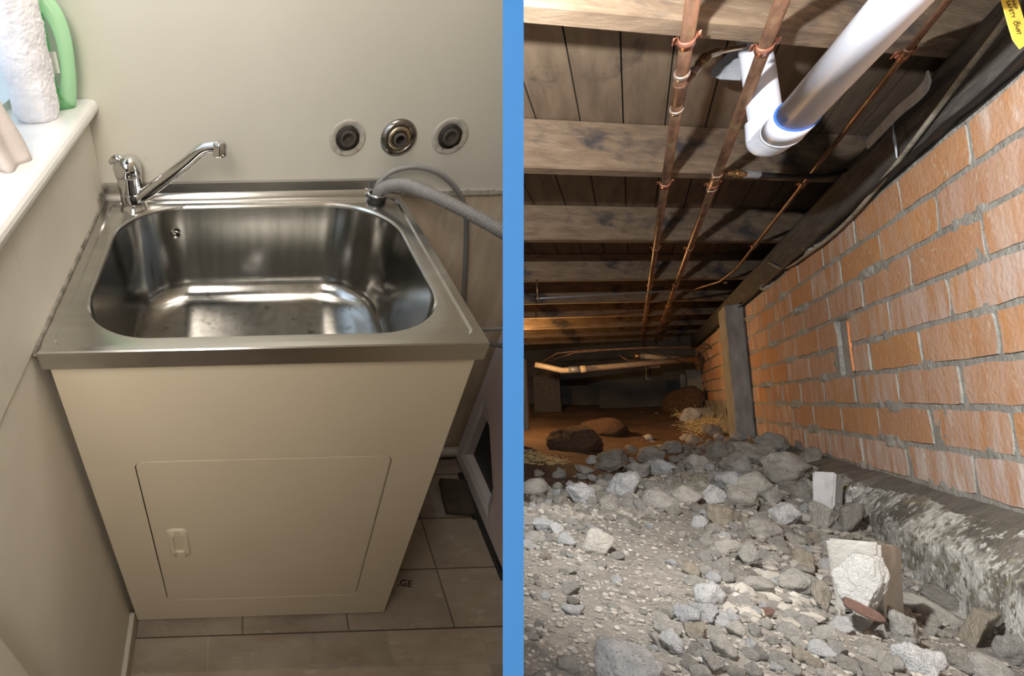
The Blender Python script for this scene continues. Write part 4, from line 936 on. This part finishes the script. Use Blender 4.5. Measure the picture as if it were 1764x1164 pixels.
BIG = [  # u, v, w, h, kind, label, rot
 (1080, 1142, 118, 72, 'white', 'largest speckled white stone at the bottom edge', -.25), (1158, 1108, 42, 42, 'white', 'round white stone right of the largest speckled stone', 0),
 (1150, 1082, 50, 42, 'beige', 'beige stone touching the back of round white stone', .2), (1215, 1056, 50, 32, 'bluish', 'blue grey oval stone above the bottom row of stones', -.1),
 (1198, 1088, 38, 34, 'tan', 'tan knobbly stone between two beige stones near bottom', 0), (1248, 1115, 46, 42, 'beige', 'round beige stone with hollow near the bottom edge', 0),
 (1229, 1143, 38, 40, 'grey', 'grey upright stone at bottom edge beside round beige one', 0), (1262, 1062, 28, 26, 'white', 'small white stone beside blue grey oval stone', 0),
 (1030, 934, 60, 48, 'beige', 'flat angular beige stone alone on dust at left', -.35), (1074, 836, 52, 54, 'bluish', 'pale blue grey lump at left end of ridge', .2),
 (1050, 866, 32, 34, 'beige', 'upright beige stone below pale blue grey lump', 0), (1001, 852, 48, 40, 'bluish', 'pale crumbly stone left on ridge', .1),
 (1186, 854, 52, 36, 'beige', 'smooth beige slab facing left in ridge middle', -.2), (1232, 856, 44, 34, 'white', 'white folded stone in ridge middle', .5),
 (1278, 862, 56, 46, 'beige', 'rounded beige stone beside white folded stone', .2), (1262, 832, 60, 40, 'bluish', 'pale broad stone behind rounded beige stone', .1),
 (1240, 890, 44, 38, 'tan', 'yellow brown stone below rounded beige stone', 0), (1360, 812, 100, 66, 'brown', 'largest grey brown boulder on top of the heap', .1),
 (1300, 785, 84, 48, 'brown', 'broad grey brown boulder left of the largest boulder', -.1), (1418, 893, 62, 46, 'beige', 'smooth beige oval stone above the concrete block', .45),
 (1464, 895, 50, 60, 'brown', 'brown upright clod behind the concrete block', .1), (1352, 888, 54, 44, 'white', 'white faced stone in front of grey block', .3),
 (1255, 948, 46, 36, 'beige', 'squarish beige stone on slope centre', 0), (1288, 958, 44, 42, 'grey', 'grey crumbly stone beside squarish beige stone', 0),
 (1384, 966, 40, 42, 'tan', 'yellowish stone left of the concrete block', 0), (1372, 1010, 62, 48, 'beige', 'beige wedge stone left of the concrete block', .4),
 (1417, 1030, 34, 54, 'tan', 'tan upright stone touching concrete block', 0), (1306, 1014, 62, 36, 'beige', 'long beige slab tilted left below the slope centre', -.5),
 (1486, 1076, 50, 42, 'grey', 'grey stone in front of concrete block foot', 0), (1560, 1083, 50, 62, 'grey', 'grey upright stone in right foreground', 0),
 (1586, 1138, 94, 60, 'white', 'big white crumbly stone at bottom right', 0), (1688, 1088, 62, 76, 'tan', 'mossy tan stone at bottom right near footing', .2),
 (1742, 1122, 60, 60, 'grey', 'grey stone in bottom right corner', 0), (1620, 1030, 70, 34, 'brown', 'dark flat clod leaning at footing', .55),
 (1190, 718, 38, 30, 'bluish', 'pale cobble at far end of heap', -.2), (1216, 712, 34, 24, 'grey', 'grey cobble beside pale far cobble', .4),
 (1228, 742, 36, 24, 'brown', 'dark cobble in front of concrete pier', 0), (1139, 806, 66, 30, 'bluish', 'pale flat slab on ridge crest', -.08),
 (1098, 812, 44, 30, 'grey', 'grey stone left of pale flat slab', 0), (1122, 784, 46, 32, 'grey', 'dark grey stone behind ridge crest', 0),
 (1160, 772, 34, 26, 'grey', 'rounded grey stone behind pale flat slab', 0), (1050, 795, 66, 34, 'brown', 'long brown clod sloping down left side', -.45),
 (1200, 800, 44, 34, 'grey', 'grey stone right of pale flat slab', .2), (1330, 855, 40, 40, 'grey', 'grey stone under largest boulder', 0),
 (1386, 852, 44, 34, 'brown', 'brown stone under largest boulder beside grey block', 0), (1320, 915, 60, 40, 'grey', 'rough grey clod mid slope right', .1),
 (1345, 940, 44, 32, 'brown', 'brown clod above yellowish stone', 0), (1660, 1140, 60, 44, 'brown', 'brown clod beside big white crumbly stone', 0),
 (1700, 1030, 50, 30, 'grey', 'grey chunk lying at footing base', .2), (935, 905, 32, 26, 'bluish', 'pale stone near partition on left slope', 0),
 (958, 912, 26, 22, 'white', 'small white stone beside pale left stone', 0), (908, 896, 26, 20, 'grey', 'grey stone touching partition edge', 0),
 (1300, 838, 60, 50, 'beige', 'beige broken lump between two big brown boulders', .2), (1330, 765, 60, 40, 'grey', 'grey lump at very top of heap beside pier', 0), (1395, 790, 44, 40, 'brown', 'brown lump right behind the largest boulder', 0),
 (1268, 800, 56, 44, 'grey', 'grey lump left of the broad brown boulder', 0), (1240, 775, 44, 34, 'brown', 'brown lump on heap top left of broad boulder', 0), (1500, 1040, 30, 26, 'grey', 'grey pebble at the concrete block corner', 0), (1430, 962, 0, 0, '', '', 0)]
for i, (u, v, w_, h_, kd, lab, rot) in enumerate(BIG):
    if not w_: continue
    me = rmesh(100 + i, 'rock', RM[kd], sub=4, planes=9 + i % 5, rough=.20 if kd in ('brown', 'grey') else .15)
    place(me, 'rock', u, v, w_, h_, lab, rot=rot, sink=.18)
# flat splinters and planks
for i, (u, v, w_, h_, kd, lab, rot) in enumerate([(1604, 1058, 116, 30, 'beige', 'long flat stone plank sloping right of concrete block', .62), (1640, 1042, 100, 24, 'brown', 'dark flat slab leaning behind the stone plank', .6),
     (1312, 1056, 46, 12, 'red', 'thin red brick chip lying on slope', -.3), (1510, 885, 90, 16, 'brown', 'dark stick like slab leaning at footing top', .62),
     (975, 985, 40, 9, 'beige', 'thin pale splinter on dust at left', -.6), (962, 1000, 0, 0, '', '', 0), (1062, 1000, 18, 12, 'white', 'tiny white sliver on dust', -.5), (1427, 1078, 0, 0, '', '', 0), (1422, 1090, 26, 10, 'beige', 'small pale flake below tan upright stone', -.2)]):
    if not w_: continue
    me = rmesh(300 + i, 'stone_slab', RM[kd], sub=3, planes=6, rough=.04, boxy=.62)
    place(me, 'stone_slab', u, v, w_, h_, lab, rot=rot, sink=.05, deep=.6, cat='stone slab')
# concrete blocks: cut shapes from their corners
def block(name, front, backv, m, label, seedn, amp=.003):
    bm = NB(); prism(bm, front, backv)
    bmesh.ops.bevel(bm, geom=bm.edges[:], offset=.0035, segments=2, affect='EDGES')
    bmesh.ops.triangulate(bm, faces=[f for f in bm.faces if len(f.verts) > 4])
    for _ in range(3): bmesh.ops.subdivide_edges(bm, edges=[e for e in bm.edges if e.calc_length() > .008], cuts=1, use_grid_fill=True)
    for v in bm.verts: v.co += v.co.normalized() * amp * noise.fractal(v.co * 40 + Vector((seedn, 0, 0)), .8, 2, 4)
    o = link(name, bm, m, base=front[0], smooth=True); sharp(o, 40); return tag(o, label, 'concrete block')
def blockpx(px, dep, back): return [RDp(u, v, dep + dd_) for (u, v, dd_) in px], back
M['blockm'] = mat('grey_block_concrete', (.40, .385, .355), .95, col2=(.31, .30, .27), nscale=16, bump=.6, bscale=70, bdist=.006, extra=[((.50, .48, .44), 9, (1, 1, 1), .55, .65)])
gb = hit(1480, 1060); dB = gb.dot(FWD) - .01
fr_, bk = blockpx([(1421, 926, 0), (1516, 934, -.035), (1522, 1066, -.035), (1441, 1050, 0)], dB, None)
block('concrete_block', fr_, RDp(1553, 941, dB + .012) - fr_[1], M['blockm'], 'large square concrete block standing in front of stained footing', 3)
gb2 = hit(1425, 880); dC = gb2.dot(FWD)
fr_, bk = blockpx([(1399, 811, 0), (1440, 813, -.02), (1436, 892, -.02), (1400, 868, 0)], dC, None)
block('concrete_block', fr_, RDp(1454, 822, dC + .012) - fr_[1], RM['bluish'], 'small pale grey concrete block on heap below brick wall', 8, .004)
me = rmesh(411, 'plaster_lump', mat('white_plaster', (.50, .495, .47), .9, bump=1, bscale=7, bdist=.006), sub=5, planes=8, rough=.13)
o = place(me, 'plaster_lump', 1484, 1012, 82, 92, 'white plaster lump stuck against front of large concrete block', sink=.1, deep=.4, cat='plaster lump')
o.location = RDp(1483, 1010, dB - .045)
me = rmesh(412, 'brick_chip', RM['red'], sub=3, planes=5, rough=.03, boxy=.7)
o = place(me, 'brick_chip', 1490, 1052, 62, 14, 'reddish brown shard leaning on white plaster lump', rot=.45, sink=0, deep=.5, cat='shard'); o.location = RDp(1488, 1050, dB - .085)
# straw heap, mounds
me = rmesh(420, 'soil_mound', M['soil'], sub=4, planes=5, rough=.12)
for (u, v, w_, h_, lab) in ((1182, 690, 76, 62, 'tall brown earth mound against far wall under the roots'), (990, 755, 90, 56, 'pointed brown soil mound at left behind the rubble'), (1040, 735, 80, 40, 'rounded brown soil mound behind the pointed one')):
    place(me, 'soil_mound', u, v, w_, h_, lab, sink=.3, cat='soil mound')
place(rmesh(421, 'tan_stone', RM['tan'], sub=3), 'tan_stone', 1036, 742, 26, 18, 'yellow tan stone catching warm light on the brown soil', sink=.2)
bm = NB(); c = hit(908, 792); rn = random.Random(3)
for k in range(700):
    a = rn.random() * 2 * PI; rr_ = rn.random() ** .6; d = Vector((math.cos(a) * rr_ * .20, math.sin(a) * rr_ * .20, .06 * (1 - rr_) * rn.random()))
    dr = Vector((rn.gauss(0, 1), rn.gauss(0, 1), rn.gauss(0, .3))).normalized() * .03; tube(bm, [c + d, c + d + dr], .0012, 3, False)
tag(link('straw_heap', bm, M['straw'], base=c, smooth=False, clip=1), 'heap of yellow straw debris on brown soil at far left', 'straw', kind='stuff')
# straw and roots near the far end of the heap
bm = NB()
for k in range(900):
    x_ = .93 - .35 * rn.random() ** 1.5; y_ = rn.uniform(8.4, 11.6); p = V(x_, y_, gz(x_, y_)) ; dr = Vector((rn.gauss(0, 1), rn.gauss(0, 1), abs(rn.gauss(0, .5)))).normalized() * rn.uniform(.03, .09); tube(bm, [p, p + dr * .5 + Vector((0, 0, .01)), p + dr], .0012, 3, False)
tag(link('root_tangle', bm, M['straw'], smooth=False), 'tangle of pale roots along the foot of the far brick wall', 'roots', kind='stuff')
# many smaller stones: individuals, largest first
kinds = ['grey', 'beige', 'brown', 'bluish', 'white', 'tan']; wts = [30, 26, 22, 10, 7, 5]
protos = {k: [rmesh(500 + 10 * j + q_, 'stone_' + k, RM[k], sub=3 if q_ < 3 else 2, planes=8 + q_, rough=.20) for q_ in range(5)] for j, k in enumerate(kinds)}
rn = random.Random(11); placed = [(b[0], b[1], max(b[2], b[3]) / 2) for b in BIG if b[2]] + [(1487, 985, 75), (1425, 850, 40)]
cols = {'grey': 'grey', 'beige': 'beige', 'brown': 'grey brown', 'bluish': 'pale blue grey', 'white': 'whitish', 'tan': 'tan'}
cnt = 0; tries = 0; seen = {}
while cnt < 295 and tries < 12000:
    tries += 1
    # density: high along the ridge and the right foreground
    if rn.random() < .55:
        t = rn.random(); u = 905 + 440 * t; v = 888 - 140 * t + rn.gauss(8, 26)
    elif rn.random() < .85: u = rn.uniform(1190, 1620); v = rn.uniform(820, 1164)
    else: u = rn.uniform(905, 1760); v = rn.uniform(850, 1164)
    if u < 905 or v > 1168 or v < 742: continue
    if u > 1560 and v < 1000 + (u - 1560) * .35: continue
    if u > 1440 and v < 905 + (u - 1440) * .9: continue
    near = (v - 740) / 420
    s = rn.uniform(9, 20) * (.75 + .8 * near) * (1.25 if u > 1180 or v < 890 else .7)
    if rn.random() < .25: s *= 1.6
    s *= 1.12
    if any((u - a) ** 2 + (v - b) ** 2 < (c * .62 + s * .30) ** 2 for a, b, c in placed): continue
    placed.append((u, v, s * .55)); kd = rn.choices(kinds, wts)[0]
    bb = min((b for b in BIG if b[2]), key=lambda b: (b[0] - u) ** 2 + (b[1] - v) ** 2); du, dv = u - bb[0], v - bb[1]
    side = ('just left of' if du < 0 else 'just right of') if abs(du) > abs(dv) else ('just above' if dv < 0 else 'just below')
    nm_ = bb[5].split(' and ')[0]; lab = '%s %s stone %s %s' % ('little' if s < 20 else 'middling', cols[kd], side, nm_); lab = ' '.join(lab.split()[:16]); lab = lab if len(lab.split()) <= 16 else lab
    sig = (kd, bb[5], side, s < 20); seen[lab] = seen.get(lab, 0) + 1
    if seen[lab] == 2: lab = lab.replace(' stone ', ' chunk ', 1)
    elif seen[lab] == 3: lab = lab.replace(' stone ', ' lump ', 1)
    elif seen[lab] > 3: lab = lab.replace(' stone ', ' pebble ', 1)
    place(rn.choice(protos[kd]), 'stone', u, v, s * rn.uniform(.9, 1.4), s * rn.uniform(.7, 1.0), lab, 'loose stones of the rubble heap', rot=rn.uniform(-.5, .5), sink=.22, cat='stone')
    cnt += 1
# gravel: uncountable small bits in one mesh
bm = NB(); base_i = []
ico = NB(); bmesh.ops.create_icosphere(ico, subdivisions=1, radius=1); iv = [v.co.copy() for v in ico.verts]; fi = [[v.index for v in f.verts] for f in ico.faces]; ico.free()
gv, gf, gm = [], [], []; gk = 0
while gk < 14000:
    if rn.random() < .6:
        u = rn.uniform(900, 1764); v = 1200 - 390 * rn.random() ** .75
    else:
        t = rn.random(); u = 905 + 420 * t; v = 900 - 150 * t + rn.gauss(10, 40)
    if v < 700: continue
    r_ = ray(u, v); t_ = .25; p = None
    # coarse march is enough here
    while t_ < 5:
        q_ = r_ * t_
        if q_.z / K < g0(q_.x / K, q_.y / K) + .005: p = q_; break
        t_ *= 1.012
    if p is None: continue
    x_, y_ = p.x / K, p.y / K
    if rub(x_, y_) < .5 and rn.random() < .93: continue
    if x_ > .86: continue
    p.z = gz(x_, y_) * K
    dusty = u < 1230 and v > 905 - (u - 905) * .10 or v > 1075
    s = (.0007 + .0040 * rn.random() ** 3.5) if dusty else (.0010 + .0085 * rn.random() ** 3.2) * (1 + .4 * min(2, y_ / 4))
    R3 = Matrix.Rotation(rn.random() * 6, 3, Vector((rn.gauss(0, 1), rn.gauss(0, 1), rn.gauss(0, 1))).normalized()); sc3 = Vector((rn.uniform(.7, 1.4), rn.uniform(.7, 1.2), rn.uniform(.5, .9)))
    b_i = len(gv); q5 = rn.random() * 99
    for c_ in iv:
        d = R3 @ (c_ * (1 + .35 * noise.noise(c_ * 1.7 + Vector((q5, 0, 0))))); gv.append((p.x + d.x * s * sc3.x, p.y + d.y * s * sc3.y, p.z + d.z * s * sc3.z + s * .3))
    mi = rn.choices(range(6), [36, 20, 36, 3, 2, 3])[0]
    for f_ in fi: gf.append([b_i + z_ for z_ in f_]); gm.append(mi)
    gk += 1
me = bpy.data.meshes.new('gravel'); me.from_pydata(gv, [], gf)
for k in ('crumb', 'crumb', 'dirt', 'crumbpale', 'crumbpale', 'crumb'): me.materials.append(M[k])
me.polygons.foreach_set('material_index', gm)
o = bpy.data.objects.new('gravel', me); COL.objects.link(o); tag(o, 'fine grey crushed gravel and dust crumbs covering the heap', 'gravel', kind='stuff')
